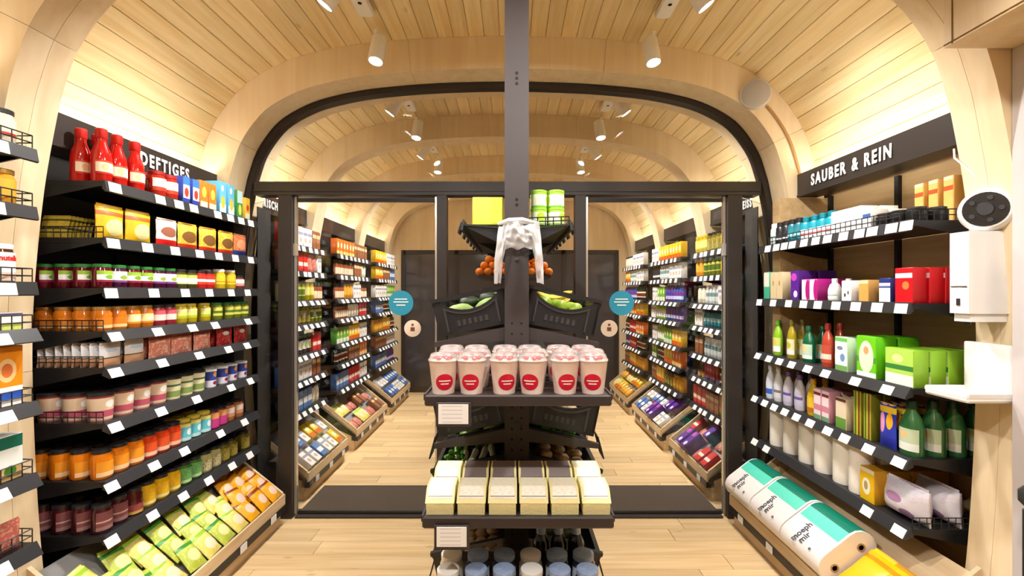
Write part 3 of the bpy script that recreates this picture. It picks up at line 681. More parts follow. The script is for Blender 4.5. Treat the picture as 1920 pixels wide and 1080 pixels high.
bag('sidepk', 'thin yellow soup packet', .115, .10, .016, P_('sidepk', srgb(190, 160, 50), bands=((.4, .5, srgb(60, 60, 30)), (.8, .9, srgb(70, 70, 30))), speck=.3, speckcol=srgb(90, 90, 40)), name='soup_packet')
jl = lambda n, top, bot, mid: P_(n, W, bands=((.66, 1, top), (0, .2, bot)), blob=(.5, .45, .25, .2, mid))
jar('jamg', 'dark red jam jar with green lid', gl('jam_dark', srgb(92, 12, 24)), lid_green, jl('jamg', srgb(150, 190, 60), srgb(140, 30, 60), srgb(120, 170, 50)))
jar('jamp', 'purple jam jar with white label', gl('jam_purple', srgb(70, 14, 50)), lid_green, jl('jamp', srgb(236, 236, 230), srgb(120, 70, 130), srgb(150, 170, 60)))
jar('jamd', 'dark jam jar with dark lid', gl('jam_black', srgb(60, 14, 22)), lid_dark, jl('jamd', srgb(226, 220, 216), srgb(170, 150, 160), srgb(130, 110, 130)))
jar('relish', 'pale green labelled jar with dark lid', gl('relish', srgb(70, 66, 24)), lid_dark, jl('relish', srgb(190, 206, 90), srgb(210, 220, 160), srgb(240, 240, 220)))
jar('redjar', 'bright red jar with dark lid', gl('bright_red', srgb(190, 36, 26)), lid_dark, P_('redjar', srgb(216, 60, 44), bands=((.3, .6, W),)))
jar('yeljar', 'yellow mustard jar', gl('mustard', srgb(206, 170, 30)), lid_white, P_('yeljar', srgb(226, 196, 50), bands=((.2, .3, srgb(200, 120, 30)),)), .034, .115)
jar('redw', 'white labelled jar with red print', gl('redw', srgb(120, 60, 50)), lid_dark, P_('redw', W, bands=((0, .4, srgb(226, 150, 140)),)), .034, .085)
jar('amber', 'amber honey jar with gold lid', gl('amber', srgb(196, 106, 20)), lid_gold, P_('amber', srgb(238, 214, 150), bands=((0, .2, srgb(210, 130, 40)),), blob=(.5, .55, .3, .25, srgb(244, 230, 190))), lz=(.2, .62))
jar('amberx', 'plain amber jar with gold lid', gl('amber', srgb(196, 106, 20)), lid_gold, P_('amberx', srgb(214, 120, 30), bands=((0, .3, srgb(226, 190, 130)),)), lz=(.12, .55))
jar('pinkjar', 'pink preserve jar with dark lid', gl('pinkjar', srgb(150, 40, 50)), lid_dark, P_('pinkjar', srgb(232, 206, 196), bands=((.6, 1, srgb(206, 90, 100)),)))
jar('ygreen', 'yellow green pickle jar', gl('ygreen', srgb(186, 160, 20)), lid_yel, P_('ygreen', srgb(222, 214, 120), bands=((0, .3, srgb(170, 180, 40)), (.8, 1, srgb(236, 230, 180)))))
jar('pickle', 'green pickle jar with olive label', gl('pickle', srgb(110, 120, 30)), lid_green, P_('pickle', srgb(206, 206, 90), bands=((.3, .6, srgb(90, 110, 40)),)))
bag('salami', 'pink sliced salami pack', .145, .105, .026, P_('salami', srgb(228, 140, 116), speck=.9, speckcol=srgb(246, 200, 178), bands=((.85, 1, srgb(180, 90, 80)),)), name='sausage_pack', cat='pack')
bag('salamir', 'red sliced salami pack', .135, .105, .026, P_('salamir', srgb(190, 40, 44), speck=.7, speckcol=srgb(226, 120, 100), blob=(.5, .7, .2, .12, W)), name='sausage_pack', cat='pack')
bag('deliw', 'white deli pack with brown food', .105, .098, .026, P_('deliw', srgb(232, 230, 232), bands=((0, .36, srgb(222, 170, 130)), (.36, .42, srgb(120, 90, 60))), blob=(.5, .75, .3, .1, srgb(190, 204, 220))), name='deli_pack', cat='pack')
def tub(key, desc, r0, r1, h, body, lid, name='tub', cat='tub'):
    kind(key, name, cat, desc, 2*r1+.006, 2*r1+.006, h, [('body', MB().lathe([(r0, 0), (r0*1.02, .004), (r1, h*.9)], 18), [body]), ('lid', MB().lathe([(r1*1.03, h*.88), (r1*1.03, h*.97), (r1*.94, h)], 18), [lid])])
tub('creamtub', 'cream coloured tub with pink band', .039, .046, .118, P_('creamtub', srgb(226, 200, 170), bands=((0, .06, srgb(190, 120, 110)), (.16, .42, srgb(196, 90, 110)), (.9, 1, srgb(150, 60, 60))), blob=(.5, .66, .2, .14, W)), lid_dark, 'spread_tub')
tub('greentub', 'pale tub with green and yellow band', .037, .043, .112, P_('greentub', srgb(222, 214, 170), bands=((.1, .4, srgb(140, 160, 90)), (.62, .72, srgb(70, 110, 80)))), lid_dark, 'spread_tub')
tub('bluecup', 'blue and white cup with round picture', .03, .034, .10, P_('bluecup', srgb(52, 70, 150), bands=((0, .42, srgb(226, 220, 230)),), blob=(.5, .78, .2, .16, srgb(200, 130, 60)), blob2=(.5, .25, .2, .12, srgb(150, 40, 80))), lid_white, 'snack_cup', 'cup')
jar('orangej', 'orange antipasto jar with dark lid', gl('orangej', srgb(220, 120, 16)), lid_dark, P_('orangej', srgb(232, 150, 40), bands=((0, .3, srgb(240, 200, 150)),)), .037, .122, (.1, .6))
jar('redoj', 'red orange paste jar with dark lid', gl('redoj', srgb(206, 60, 20)), lid_dark, P_('redoj', srgb(220, 84, 40), bands=((0, .3, srgb(236, 190, 160)),)), .036, .12, (.1, .6))
jar('turq', 'jar with turquoise label', gl('turqc', srgb(150, 130, 70)), lid_yel, P_('turq', srgb(96, 186, 200), bands=((0, .2, srgb(180, 220, 220)), (.8, 1, srgb(220, 210, 110))), blob=(.5, .5, .2, .2, srgb(220, 236, 230))), .035, .115, (.05, .8))
jar('magenta', 'jar with magenta label', gl('magc', srgb(150, 70, 80)), lid_dark, P_('magenta', srgb(196, 60, 130), bands=((.6, 1, srgb(220, 150, 90)),)), .034, .11, (.05, .8))
jar('tanj', 'tan jar with pale label', gl('tanj', srgb(190, 120, 70)), lid_dark, P_('tanj', srgb(222, 200, 180), bands=((0, .4, srgb(200, 140, 110)),)), .034, .11)
jar('plum', 'dark plum jar with pinkish label', gl('plum', srgb(66, 20, 26)), lid_dark, P_('plum', srgb(120, 66, 70), bands=((.42, .5, srgb(190, 160, 150)), (0, .2, srgb(150, 110, 110)))), .036, .118, (.12, .75))
jar('beanj', 'dark red bean jar', gl('bean', srgb(80, 24, 22)), lid_dark, P_('beanj', srgb(150, 70, 70), bands=((0, .3, srgb(206, 160, 80)),)), .036, .118, (.05, .4))
jar('corn', 'yellow sweetcorn jar with dark lid', gl('corn', srgb(220, 170, 10)), lid_dark, P_('corn', srgb(228, 180, 30), bands=((0, .2, srgb(240, 220, 140)),), speck=.3, speckcol=srgb(200, 120, 20)), .037, .115, (.1, .7))
jar('peas', 'green pea jar with dark lid', gl('peas', srgb(60, 120, 40)), lid_dark, P_('peas', srgb(96, 160, 90), bands=((0, .2, srgb(180, 206, 150)),), speck=.4, speckcol=srgb(140, 190, 110)), .037, .115, (.1, .75))
jar('onion', 'jar of pale pearl onions', gl('onion', srgb(176, 170, 110)), lid_dark, P_('onion', srgb(196, 186, 140), speck=.8, speckcol=srgb(120, 100, 80)), .037, .115, (.1, .6))
jar('caper', 'jar of olive green capers', gl('caper', srgb(110, 100, 30)), lid_dark, P_('caper', srgb(140, 126, 50), speck=.7, speckcol=srgb(190, 170, 80)), .037, .112, (.1, .7))
bag('candy_y', 'yellow and pale bag', .105, .15, .05, P_('candy_y', srgb(222, 204, 100), blob=(.5, .4, .3, .22, srgb(240, 214, 180)), bands=((.8, .93, srgb(150, 190, 50)),), speck=.5, speckcol=srgb(236, 226, 150)), name='snack_bag', cat='bag')
bag('candy_g', 'green and yellow bag', .105, .15, .05, P_('candy_g', srgb(176, 190, 70), blob=(.5, .45, .3, .22, srgb(240, 220, 150)), bands=((.8, .93, srgb(60, 140, 50)),), speck=.5, speckcol=srgb(220, 214, 90)), name='snack_bag', cat='bag')
bag('candy_o', 'orange and yellow bag', .105, .15, .05, P_('candy_o', srgb(238, 170, 20), blob=(.5, .42, .3, .22, srgb(240, 200, 180)), bands=((.82, .95, srgb(140, 60, 20)),), speck=.5, speckcol=srgb(244, 140, 20)), name='snack_bag', cat='bag')
# right wall -------------------------------------------------------
carton('foil', 'tall golden foil roll box', .046, .046, .20, mat('foil_gold', srgb(214, 160, 80), .45), P_('foil', srgb(222, 174, 96), bands=((.7, .8, srgb(206, 80, 40)), (.93, 1, srgb(236, 210, 170))), speck=.2, speckcol=srgb(240, 200, 120)), name='foil_box', flap=False)
jar('blacktub', 'black round shoe polish tin', mat('tin_black', srgb(34, 33, 34), .3), mat('tin_lid', srgb(60, 58, 58), .3), None, .036, .06, name='polish_tin', cat='tin')
carton('whitebox', 'white hygiene box', .064, .08, .115, mat('c_white', srgb(238, 236, 232), .5), P_('whitebox', srgb(242, 240, 236), blob=(.55, .5, .2, .16, srgb(196, 196, 206)), bands=((.84, .9, srgb(206, 210, 220)),), speck=.25, speckcol=srgb(206, 200, 200)), name='hygiene_box')
carton('whiteblue', 'white box with blue stripe', .05, .08, .09, mat('c_white', srgb(238, 236, 232), .5), P_('whiteblue', W, bands=((.55, .8, srgb(60, 90, 150)),)), name='hygiene_box')
bottle('tealb', 'teal shampoo bottle with white label', [(.028, 0), (.031, .006), (.031, .085), (.024, .10), (.014, .105)], mat('teal_plastic', srgb(16, 140, 156), .3), mat('teal_cap', srgb(12, 120, 136), .3), [(.020, .104), (.020, .128), (.017, .131)], P_('tealb', srgb(236, 236, 240), bands=((.35, .55, srgb(216, 90, 90)),)), (.012, .06), name='shampoo_bottle')
bottle('bluegreen', 'dark teal deodorant bottle', [(.024, 0), (.027, .006), (.027, .095), (.02, .11)], mat('dteal', srgb(30, 110, 126), .3), lid_dark, [(.021, .108), (.021, .135), (.018, .138)], P_('bluegreen', srgb(50, 130, 140), bands=((.3, .5, srgb(170, 210, 214)),)), (.02, .08), name='deodorant_bottle')
bottle('blackb', 'black deodorant bottle', [(.024, 0), (.027, .006), (.027, .10), (.02, .112)], mat('blk_plastic', srgb(30, 30, 32), .3), lid_dark, [(.021, .11), (.021, .135), (.018, .138)], P_('blackb', srgb(44, 44, 48), bands=((.2, .35, srgb(206, 206, 206)),)), (.02, .08), name='deodorant_bottle')
bottle('greyb', 'silver grey spray can', [(.024, 0), (.026, .006), (.026, .10), (.02, .112)], mat('silver_plastic', srgb(200, 206, 204), .3), lid_white, [(.021, .11), (.021, .135), (.018, .138)], P_('greyb', srgb(214, 220, 216), bands=((.4, .6, srgb(120, 150, 150)),)), (.02, .085), name='spray_can', cat='spray can')
carton('redbox', 'red box', .085, .056, .145, mat('c_red', srgb(190, 16, 26), .4), P_('redbox', srgb(206, 18, 28), bands=((.72, .86, srgb(236, 214, 220)),), blob=(.62, .5, .2, .12, srgb(230, 120, 60))), name='detergent_box')
carton('darkred', 'dark red box', .044, .10, .13, mat('c_dred', srgb(120, 14, 26), .4), P_('darkred', srgb(140, 18, 30), bands=((.5, .7, srgb(190, 60, 60)), (0, .2, srgb(40, 40, 80)))), name='detergent_box')
carton('wblue', 'white box with dark blue top', .062, .09, .105, mat('c_navy', srgb(34, 44, 104), .4), P_('wblue', srgb(238, 230, 224), bands=((.82, 1, srgb(40, 50, 120)), (.6, .7, srgb(90, 100, 150)))), name='hygiene_box')
carton('tanbox', 'tan cardboard box', .058, .09, .10, mat('c_tan', srgb(200, 150, 80), .5), P_('tanbox', srgb(206, 156, 80), bands=((.85, 1, srgb(226, 200, 160)),), speck=.15, speckcol=srgb(180, 120, 60)), name='hygiene_box')
carton('dotbox', 'white box with black dots', .062, .09, .10, mat('c_white', srgb(238, 236, 232), .5), P_('dotbox', srgb(238, 228, 218), blob=(.35, .3, .1, .1, srgb(40, 36, 36)), blob2=(.72, .42, .08, .1, srgb(50, 46, 46))), name='hygiene_box')
bottle('whiteb', 'white lotion bottle', [(.026, 0), (.029, .006), (.029, .06), (.02, .085), (.012, .09)], mat('white_bottle', srgb(226, 226, 218), .3), lid_white, [(.013, .089), (.013, .112), (.011, .114)], P_('whiteb', srgb(220, 226, 216), bands=((.3, .5, srgb(170, 180, 170)),)), (.012, .055), name='lotion_bottle')
carton('magbox', 'white and magenta box', .062, .09, .115, mat('c_mag', srgb(170, 30, 120), .4), P_('magbox', srgb(236, 214, 222), blob=(.85, .5, .32, .5, srgb(176, 20, 120)), bands=((.9, 1, srgb(226, 190, 210)),)), name='hygiene_box')
carton('purbox', 'tall purple box', .075, .10, .165, mat('c_pur', srgb(70, 26, 110), .4), P_('purbox', srgb(84, 30, 140), blob=(.4, .8, .36, .14, srgb(190, 70, 170)), blob2=(.6, .2, .25, .12, srgb(220, 214, 236)), speck=.3, speckcol=srgb(130, 50, 170)), name='hygiene_box')
carton('tanbox2', 'tall beige box', .06, .09, .165, mat('c_beige', srgb(206, 184, 146), .5), P_('tanbox2', srgb(214, 192, 150), blob=(.5, .6, .14, .1, srgb(160, 140, 90))), name='hygiene_box')
carton('grnwh', 'tall white and green box', .062, .09, .17, mat('c_teal', srgb(80, 160, 130), .5), P_('grnwh', srgb(226, 226, 210), bands=((0, .46, srgb(70, 170, 136)),)), name='hygiene_box')
carton('lgreen', 'light green cleaning box', .055, .15, .145, mat('c_lg', srgb(140, 190, 50), .4), P_('lgreen', srgb(186, 216, 90), bands=((0, .3, srgb(236, 240, 214)), (.42, .58, srgb(60, 130, 60)), (.9, 1, srgb(120, 180, 60))), blob=(.5, .74, .22, .1, srgb(236, 206, 120))), name='detergent_box')
carton('lgreenf', 'light green and white cleaning box', .14, .062, .15, mat('c_lg', srgb(140, 190, 50), .4), P_('lgreenf', srgb(176, 214, 90), bands=((0, .3, srgb(240, 242, 226)), (.42, .56, srgb(60, 130, 60))), blob=(.45, .74, .2, .12, srgb(236, 220, 150))), name='detergent_box')
carton('green', 'bright green cleaning box with arched label', .115, .09, .185, mat('c_bg', srgb(96, 190, 20), .4), P_('green', srgb(110, 200, 30), blob=(.5, .5, .38, .40, srgb(226, 240, 200)), blob2=(.5, .66, .14, .1, srgb(220, 160, 110)), bands=((.36, .5, srgb(70, 150, 60)), (0, .12, srgb(240, 240, 236)))), name='detergent_box')
carton('wgreen', 'white and green cleaning box', .085, .12, .165, mat('c_wg', srgb(190, 220, 180), .4), P_('wgreen', srgb(238, 240, 238), bands=((0, .16, srgb(120, 170, 90)), (.88, 1, srgb(110, 190, 90))), blob=(.62, .4, .2, .12, srgb(110, 150, 190)), blob2=(.4, .68, .25, .06, srgb(130, 130, 150))), name='detergent_box')
def clean(key, desc, body, cap, lab, r=.032, h=.2, name='cleaning_bottle', sy=.75):
    bottle(key, desc, [(r*.92, 0), (r, .008), (r, h*.5), (r*.8, h*.68), (r*.38, h*.82), (r*.36, h*.86)], mat('b_'+key, body, .2, coat=.3), mat('bc_'+key, cap, .35), [(r*.42, h*.85), (r*.42, h*.97), (r*.34, h)], lab, (h*.1, h*.5), name=name, sy=sy)
clean('redbr', 'red brown cleaning bottle', srgb(176, 66, 46), srgb(150, 40, 30), P_('redbr', srgb(190, 80, 60), bands=((.2, .5, srgb(230, 214, 190)),)), .034, .225)
clean('dgreen', 'dark green cleaning bottle with pale label', srgb(16, 96, 60), srgb(20, 80, 50), P_('dgreen', srgb(190, 220, 196), blob=(.5, .7, .3, .3, srgb(226, 214, 150)), bands=((0, .25, srgb(236, 240, 236)),)), .04, .20)
clean('yelb', 'yellow green cleaning bottle', srgb(170, 150, 30), srgb(120, 110, 40), P_('yelb', srgb(226, 226, 180), bands=((0, .3, W),), blob=(.5, .6, .3, .2, srgb(206, 190, 60))), .032, .225)
clean('lgb', 'light green dish soap bottle', srgb(140, 190, 40), srgb(90, 150, 40), P_('lgb', srgb(206, 220, 120), bands=((0, .4, W),), blob=(.5, .7, .3, .2, srgb(230, 200, 90))), .033, .215)
clean('greenbig', 'round-shouldered dark green cleaning bottle', srgb(50, 104, 56), srgb(24, 60, 34), P_('greenbig', srgb(190, 206, 170), bands=((0, .35, srgb(226, 230, 220)),), blob=(.5, .72, .22, .16, srgb(222, 190, 130))), .046, .225, sy=.8)
bag('bluepk', 'blue and pink cloth pack', .085, .19, .03, P_('bluepk', srgb(46, 60, 170), bands=((0, .25, srgb(40, 50, 160)), (.85, 1, srgb(236, 200, 50))), blob=(.3, .6, .18, .25, srgb(226, 150, 190)), blob2=(.72, .66, .16, .2, srgb(240, 170, 40))), name='cloth_pack', cat='pack')
carton('sticks', 'green and yellow upright cleaning sponge pack', .045, .05, .21, mat('c_stick', srgb(120, 120, 30), .5), P_('sticks', srgb(180, 170, 50), bands=(), blob=(.25, .5, .12, 2, srgb(70, 110, 40)), blob2=(.75, .5, .12, 2, srgb(120, 60, 30)), speck=.2, speckcol=srgb(220, 210, 90)), name='sponge_pack', cat='pack')
carton('beige', 'beige and green sponge pack', .07, .06, .15, mat('c_bei', srgb(220, 200, 160), .5), P_('beige', srgb(226, 210, 180), bands=((0, .36, srgb(100, 150, 60)), (.9, 1, srgb(110, 60, 50)))), name='sponge_pack', cat='pack')
carton('pinkp', 'pink and white pack', .055, .06, .16, mat('c_pinkp', srgb(210, 150, 160), .5), P_('pinkp', srgb(236, 216, 220), bands=((.3, .5, srgb(210, 130, 150)), (.8, .9, srgb(130, 40, 50)), (0, .15, srgb(110, 160, 120)))), name='sponge_pack', cat='pack')
clean('yell', 'bright yellow cleaning bottle', srgb(220, 180, 30), srgb(206, 150, 30), P_('yell', srgb(230, 190, 50), bands=((0, .3, srgb(190, 110, 40)),), speck=.4, speckcol=srgb(240, 214, 90)), .036, .20)
clean('violet', 'white bottle with violet label', srgb(226, 222, 230), srgb(110, 90, 150), P_('violet', srgb(206, 200, 226), bands=((.5, .7, srgb(110, 90, 160)),)), .034, .20)
clean('whb', 'white cleaning bottle', srgb(226, 224, 220), srgb(206, 206, 200), P_('whb', srgb(222, 220, 226), bands=((.4, .6, srgb(130, 120, 130)),)), .032, .21)
clean('whblue', 'white and blue cleaning bottle', srgb(220, 222, 228), srgb(206, 210, 210), P_('whblue', srgb(216, 222, 234), bands=((.1, .5, srgb(60, 100, 190)),)), .032, .21)
bag('whitebag', 'white bag with purple print', .20, .15, .12, P_('whitebag', srgb(226, 222, 230), blob=(.45, .6, .2, .14, srgb(176, 130, 170)), blob2=(.7, .25, .14, .12, srgb(140, 110, 150)), speck=.2, speckcol=srgb(210, 160, 190)), name='cotton_bag', cat='bag')
carton('yelbox', 'yellow box with round picture', .085, .16, .15, mat('c_yo', srgb(206, 150, 30), .4), P_('yelbox', srgb(230, 184, 20), blob=(.45, .45, .28, .26, srgb(238, 230, 200)), blob2=(.42, .47, .14, .14, srgb(170, 150, 110)), bands=((.88, 1, srgb(236, 220, 190)),)), name='detergent_box')
M_paper = mat('tissue_paper', srgb(248, 240, 226), .85, bump=.5, bscale=120)
kind('towel', 'kitchen_roll', 'paper roll', 'white kitchen paper roll', .104, .104, .225, [('body', MB().lathe([(.0495, 0), (.0505, .004), (.0505, .221), (.0495, .225), (.02, .225), (.02, .21)], 20), [M_paper]), ('core', MB().lathe([(.0195, .205), (.0195, .226), (.017, .226)], 12), [mat('core_card', srgb(176, 140, 100), .8)])])
carton('kraft', 'brown cardboard carton', .07, .1, .2, mat('c_kraft', srgb(170, 116, 66), .7), P_('kraft', srgb(180, 120, 66), bands=((0, .2, srgb(70, 90, 50)),), speck=.3, speckcol=srgb(140, 80, 40)), name='carton')
# extra kinds for the near rack and the far racks
jar('nuts', 'cream jar with dark lid', gl('nutc', srgb(226, 214, 190)), lid_dark, P_('nuts', srgb(236, 226, 206), bands=((0, .2, srgb(190, 60, 40)),)), .036, .12)
jar('honey', 'golden honey jar with tan lid', gl('honeyc', srgb(220, 150, 40)), lid_gold, P_('honey', srgb(226, 170, 60)), .036, .12)
jar('spread', 'brown spread jar, white lid', gl('spreadc', srgb(80, 40, 22)), lid_white, pm('spread_label', srgb(244, 240, 236), bands=((0, .3, srgb(226, 190, 170)),)), .040, .13, (.05, .78))
carton('bagO', 'orange pasta bag', .10, .06, .20, mat('c_bagO', srgb(230, 140, 30), .4), P_('bagO', srgb(232, 140, 24), bands=((0, .1, W), (.1, .24, srgb(50, 90, 190)), (.24, .32, W)), blob=(.5, .6, .3, .2, srgb(240, 200, 140)), blob2=(.5, .6, .18, .12, srgb(220, 120, 60))), name='food_bag', cat='bag')
carton('limebox', 'white and lime food box', .10, .08, .06, mat('c_white', srgb(238, 236, 232), .5), P_('limebox', srgb(236, 236, 230), bands=((0, .45, srgb(206, 214, 110)), (.85, 1, srgb(90, 80, 110)))), name='food_box')
carton('greenpk', 'white and dark green food box', .10, .08, .15, mat('c_white', srgb(238, 236, 232), .5), P_('greenpk', srgb(232, 236, 232), bands=((.72, 1, srgb(30, 110, 90)), (0, .3, srgb(206, 170, 110))), blob=(.6, .2, .2, .12, srgb(70, 120, 40))), name='food_box')
bag('meat', 'pink and red snack pouch', .09, .10, .03, P_('meat', srgb(190, 100, 86), speck=.6, speckcol=srgb(226, 170, 150)), name='food_pouch')
bottle('juice', 'orange juice bottle', [(.03, 0), (.033, .006), (.033, .12), (.014, .17), (.014, .185)], gl('juice', srgb(226, 140, 20)), lid_white, [(.016, .184), (.016, .205), (.014, .207)], P_('juice', W, bands=((.2, .7, srgb(220, 120, 40)),)), (.03, .10))
bottle('wine', 'dark green bottle', [(.032, 0), (.036, .006), (.036, .125), (.014, .165), (.013, .19)], gl('winec', srgb(24, 40, 24)), lid_dark, [(.015, .185), (.015, .205), (.014, .206)], P_('wine', CRM, bands=((.2, .4, srgb(120, 40, 40)),)), (.03, .10))
bottle('blueb', 'blue plastic bottle', [(.03, 0), (.034, .006), (.034, .12), (.02, .155), (.014, .165)], mat('bluep', srgb(50, 80, 170), .3), lid_white, [(.016, .164), (.016, .19), (.014, .192)], P_('blueb', srgb(200, 210, 236), bands=((.3, .6, srgb(120, 60, 150)),)), (.025, .10))
bottle('purpb', 'purple plastic bottle', [(.03, 0), (.034, .006), (.034, .12), (.02, .155), (.014, .165)], mat('purpp', srgb(96, 60, 150), .3), lid_white, [(.016, .164), (.016, .19), (.014, .192)], P_('purpb', srgb(206, 190, 226), bands=((.3, .6, srgb(70, 60, 160)),)), (.025, .10))
bottle('spice', 'small spice jar with dark cap', [(.02, 0), (.022, .004), (.022, .075), (.018, .085)], gl('spicec', srgb(150, 80, 40)), lid_dark, [(.020, .084), (.020, .11), (.018, .112)], P_('spice', srgb(230, 210, 180), bands=((.5, .9, srgb(170, 60, 40)),)), (.01, .06), name='spice_jar', cat='jar')
carton('yellowpk', 'bright yellow pack', .075, .06, .14, mat('c_yp', srgb(236, 190, 30), .4), P_('yellowpk', srgb(240, 196, 40), bands=((0, .3, srgb(216, 90, 30)),), blob=(.5, .6, .28, .18, srgb(244, 236, 200))), name='food_box')
carton('orangepk', 'orange food pack', .075, .06, .14, mat('c_op', srgb(226, 110, 30), .4), P_('orangepk', srgb(230, 120, 40), bands=((0, .25, srgb(240, 200, 120)),), blob=(.5, .6, .28, .18, srgb(240, 220, 190))), name='food_box')
carton('whitepk', 'white food pack', .075, .06, .13, mat('c_white', srgb(238, 236, 232), .5), P_('whitepk', srgb(236, 232, 226), bands=((.6, .75, srgb(150, 150, 170)),), blob=(.5, .35, .25, .14, srgb(206, 170, 150))), name='food_box')
carton('greenpk2', 'green food pack', .075, .06, .14, mat('c_gp2', srgb(90, 160, 60), .4), P_('greenpk2', srgb(110, 170, 70), bands=((0, .3, srgb(226, 230, 200)),), blob=(.5, .65, .28, .16, srgb(230, 226, 130))), name='food_box')
carton('redpk', 'red food pack', .075, .06, .13, mat('c_rp', srgb(190, 40, 36), .4), P_('redpk', srgb(200, 40, 40), bands=((.3, .5, srgb(240, 220, 200)),)), name='food_box')
carton('brownpk', 'brown food pack', .075, .06, .14, mat('c_bp', srgb(130, 80, 50), .4), P_('brownpk', srgb(140, 86, 56), bands=((.6, .8, srgb(222, 190, 140)),), speck=.4, speckcol=srgb(190, 130, 80)), name='food_box')
carton('bluepk2', 'blue food pack', .075, .06, .13, mat('c_bp2', srgb(60, 100, 170), .4), P_('bluepk2', srgb(80, 120, 180), bands=((.3, .6, srgb(226, 230, 236)),)), name='food_box')
# ------------------------------------------------------------------ stocking the shelves
def fill(s, z, items, shelf, side, ymin, ymax, rows=1, joined=False, lab=None, grp=None, inset=.012, jit=.004):
    """items: [(y centre, kind)], sorted from the near end. Pushes apart, fills gaps with the same kind, adds rows behind."""
    seq = []
    for y, k in sorted(items):
        seq.append([y, k])
    ext = []
    for i, (y, k) in enumerate(seq):
        w = K[k]['w']
        if ext:
            py, pk = ext[-1]; mn = py+(K[pk]['w']+w)/2
            y = max(y, mn)
            while y-w/2-(ext[-1][0]+K[ext[-1][1]]['w']/2) > K[ext[-1][1]]['w']*1.02:
                ext.append([ext[-1][0]+K[ext[-1][1]]['w'], ext[-1][1]])
        ext.append([max(y, ymin+w/2), k])
    ext = [e for e in ext if e[1] and e[0]+K[e[1]]['w']/2 <= ymax]
    rz = R(90) if s < 0 else R(-90)
    for i, (y, k) in enumerate(ext):
        kd = K[k]; d0 = FX+inset+kd['d']/2
        for r in range(6 if k in ('redbox', 'lgreenf', 'greenbig') else 8 if (k == 'deliw' and i == 0) else (4 if i < 2 and rows > 2 else min(rows, 2))):
            d = d0+r*(kd['d']+.006)
            if d+kd['d']/2 > 1.98 or (z+kd['h'] > 2.08 and d+kd['d']/2 > 1.801) or (r and y+kd['w']/2 > 2.83 and not joined): break
            o_ = ORD[i]
            if lab: L_ = lab(kd['desc'], o_, r)
            elif r == 0: L_ = '%s, %s item from the near arch, %s shelf' % (kd['desc'], o_, shelf)
            else: L_ = '%s, %s behind the %s item, %s shelf' % (kd['desc'], ('right', 'second', 'third', 'fourth', 'fifth', 'sixth', 'seventh', 'eighth')[r-1], o_, shelf)
            a = rz+random.uniform(-.05, .05)*(0 if 'box' in kd['cat'] else 1)
            o = place(k, (CX+s*(d+random.uniform(0, jit)), y, z), a, L_, grp or ('goods on the %s shelf' % shelf), joined)
            if joined and kd['h'] < .15: o.scale = (1, 1, min(1.5, .152/kd['h']))
def px(s, lst): return [(ypx(p, s), k) for p, k in lst]
ls = ['top left', 'second left', 'third left', 'fourth left', 'fifth left', 'sixth left', 'seventh left', 'eighth left']
L = [
 [(184, 'ketchup'), (224, 'ketchup'), (262, 'ketchup'), (302, 'sauce'), (322, 'sauce'), (345, 'rice_blue'), (362, 'rice_blue'), (378, 'rice_orange'), (395, 'rice_orange'), (414, 'salt_blue'), (430, 'salt_blue'), (446, 'green_box'), (460, 'yel_box'), (472, 'yel_box')],
 [(205, 'noodle'), (262, 'noodle'), (313, 'soupw'), (352, 'soupy'), (390, 'soupy'), (424, 'soupy'), (450, 'soupr'), (470, 'soupr')],
 [(140, 'jamg'), (190, 'jamp'), (214, 'jamg'), (240, 'jamg'), (268, 'jamp'), (296, 'jamp'), (325, 'relish'), (345, 'relish'), (366, 'redjar'), (388, 'redjar'), (416, 'yeljar'), (436, 'yeljar'), (452, 'redw'), (468, 'redw')],
 [(140, 'amberx'), (172, 'amberx'), (204, 'amber'), (236, 'amber'), (268, 'pinkjar'), (300, 'pinkjar'), (328, 'ygreen'), (356, 'ygreen'), (388, 'ygreen'), (410, 'pickle'), (432, 'pickle'), (460, 'pickle')],
 [(205, 'deliw'), (250, 'deliw'), (300, 'salami'), (340, 'salami'), (378, 'salami'), (420, 'salamir'), (450, 'salamir'), (470, 'salamir')],
 [(165, 'creamtub'), (200, 'creamtub'), (236, 'creamtub'), (272, 'creamtub'), (305, 'greentub'), (340, 'greentub'), (368, 'greentub'), (400, 'bluecup'), (422, 'bluecup'), (440, 'bluecup'), (458, 'bluecup'), (472, 'bluecup')],
 [(160, 'orangej'), (184, 'orangej'), (212, 'orangej'), (240, 'redoj'), (266, 'redoj'), (294, 'redoj'), (324, 'turq'), (350, 'turq'), (372, 'turq'), (394, 'magenta'), (412, 'magenta'), (430, 'tanj'), (450, 'tanj'), (470, 'tanj')],
 [(165, 'plum'), (192, 'plum'), (215, 'beanj'), (248, 'corn'), (268, 'corn'), (290, 'corn'), (318, 'peas'), (340, 'peas'), (356, 'onion'), (380, 'onion'), (410, 'caper'), (436, 'caper'), (462, 'caper')]]
for i, l in enumerate(L):
    fill(-1, LZ[i], px(-1, l), ls[i], 'left', 1.868, 2.96, rows={0: 2, 1: 1, 2: 3, 3: 3, 4: 2, 5: 3, 6: 3, 7: 3}[i])
for i, yy in enumerate((1.925, 1.995, 2.065)):
    place('foil', (CX+1.885, yy, RZ[0]), R(-90), 'tall golden foil roll box, %s from the near arch, top right shelf' % ORD[i], 'golden boxes on the top right shelf')
# stacked thin packets at the near end of the second shelf, seen edge on
for i in range(7):
    o = place('sidepk', (CX-1.86+.0, 1.885+.018*i, LZ[1]), 0, 'thin yellow soup packet in the tilted row, %s from the arch' % ORD[i], 'tilted packets on the second left shelf', euler=(R(-14), 0, R(2)))
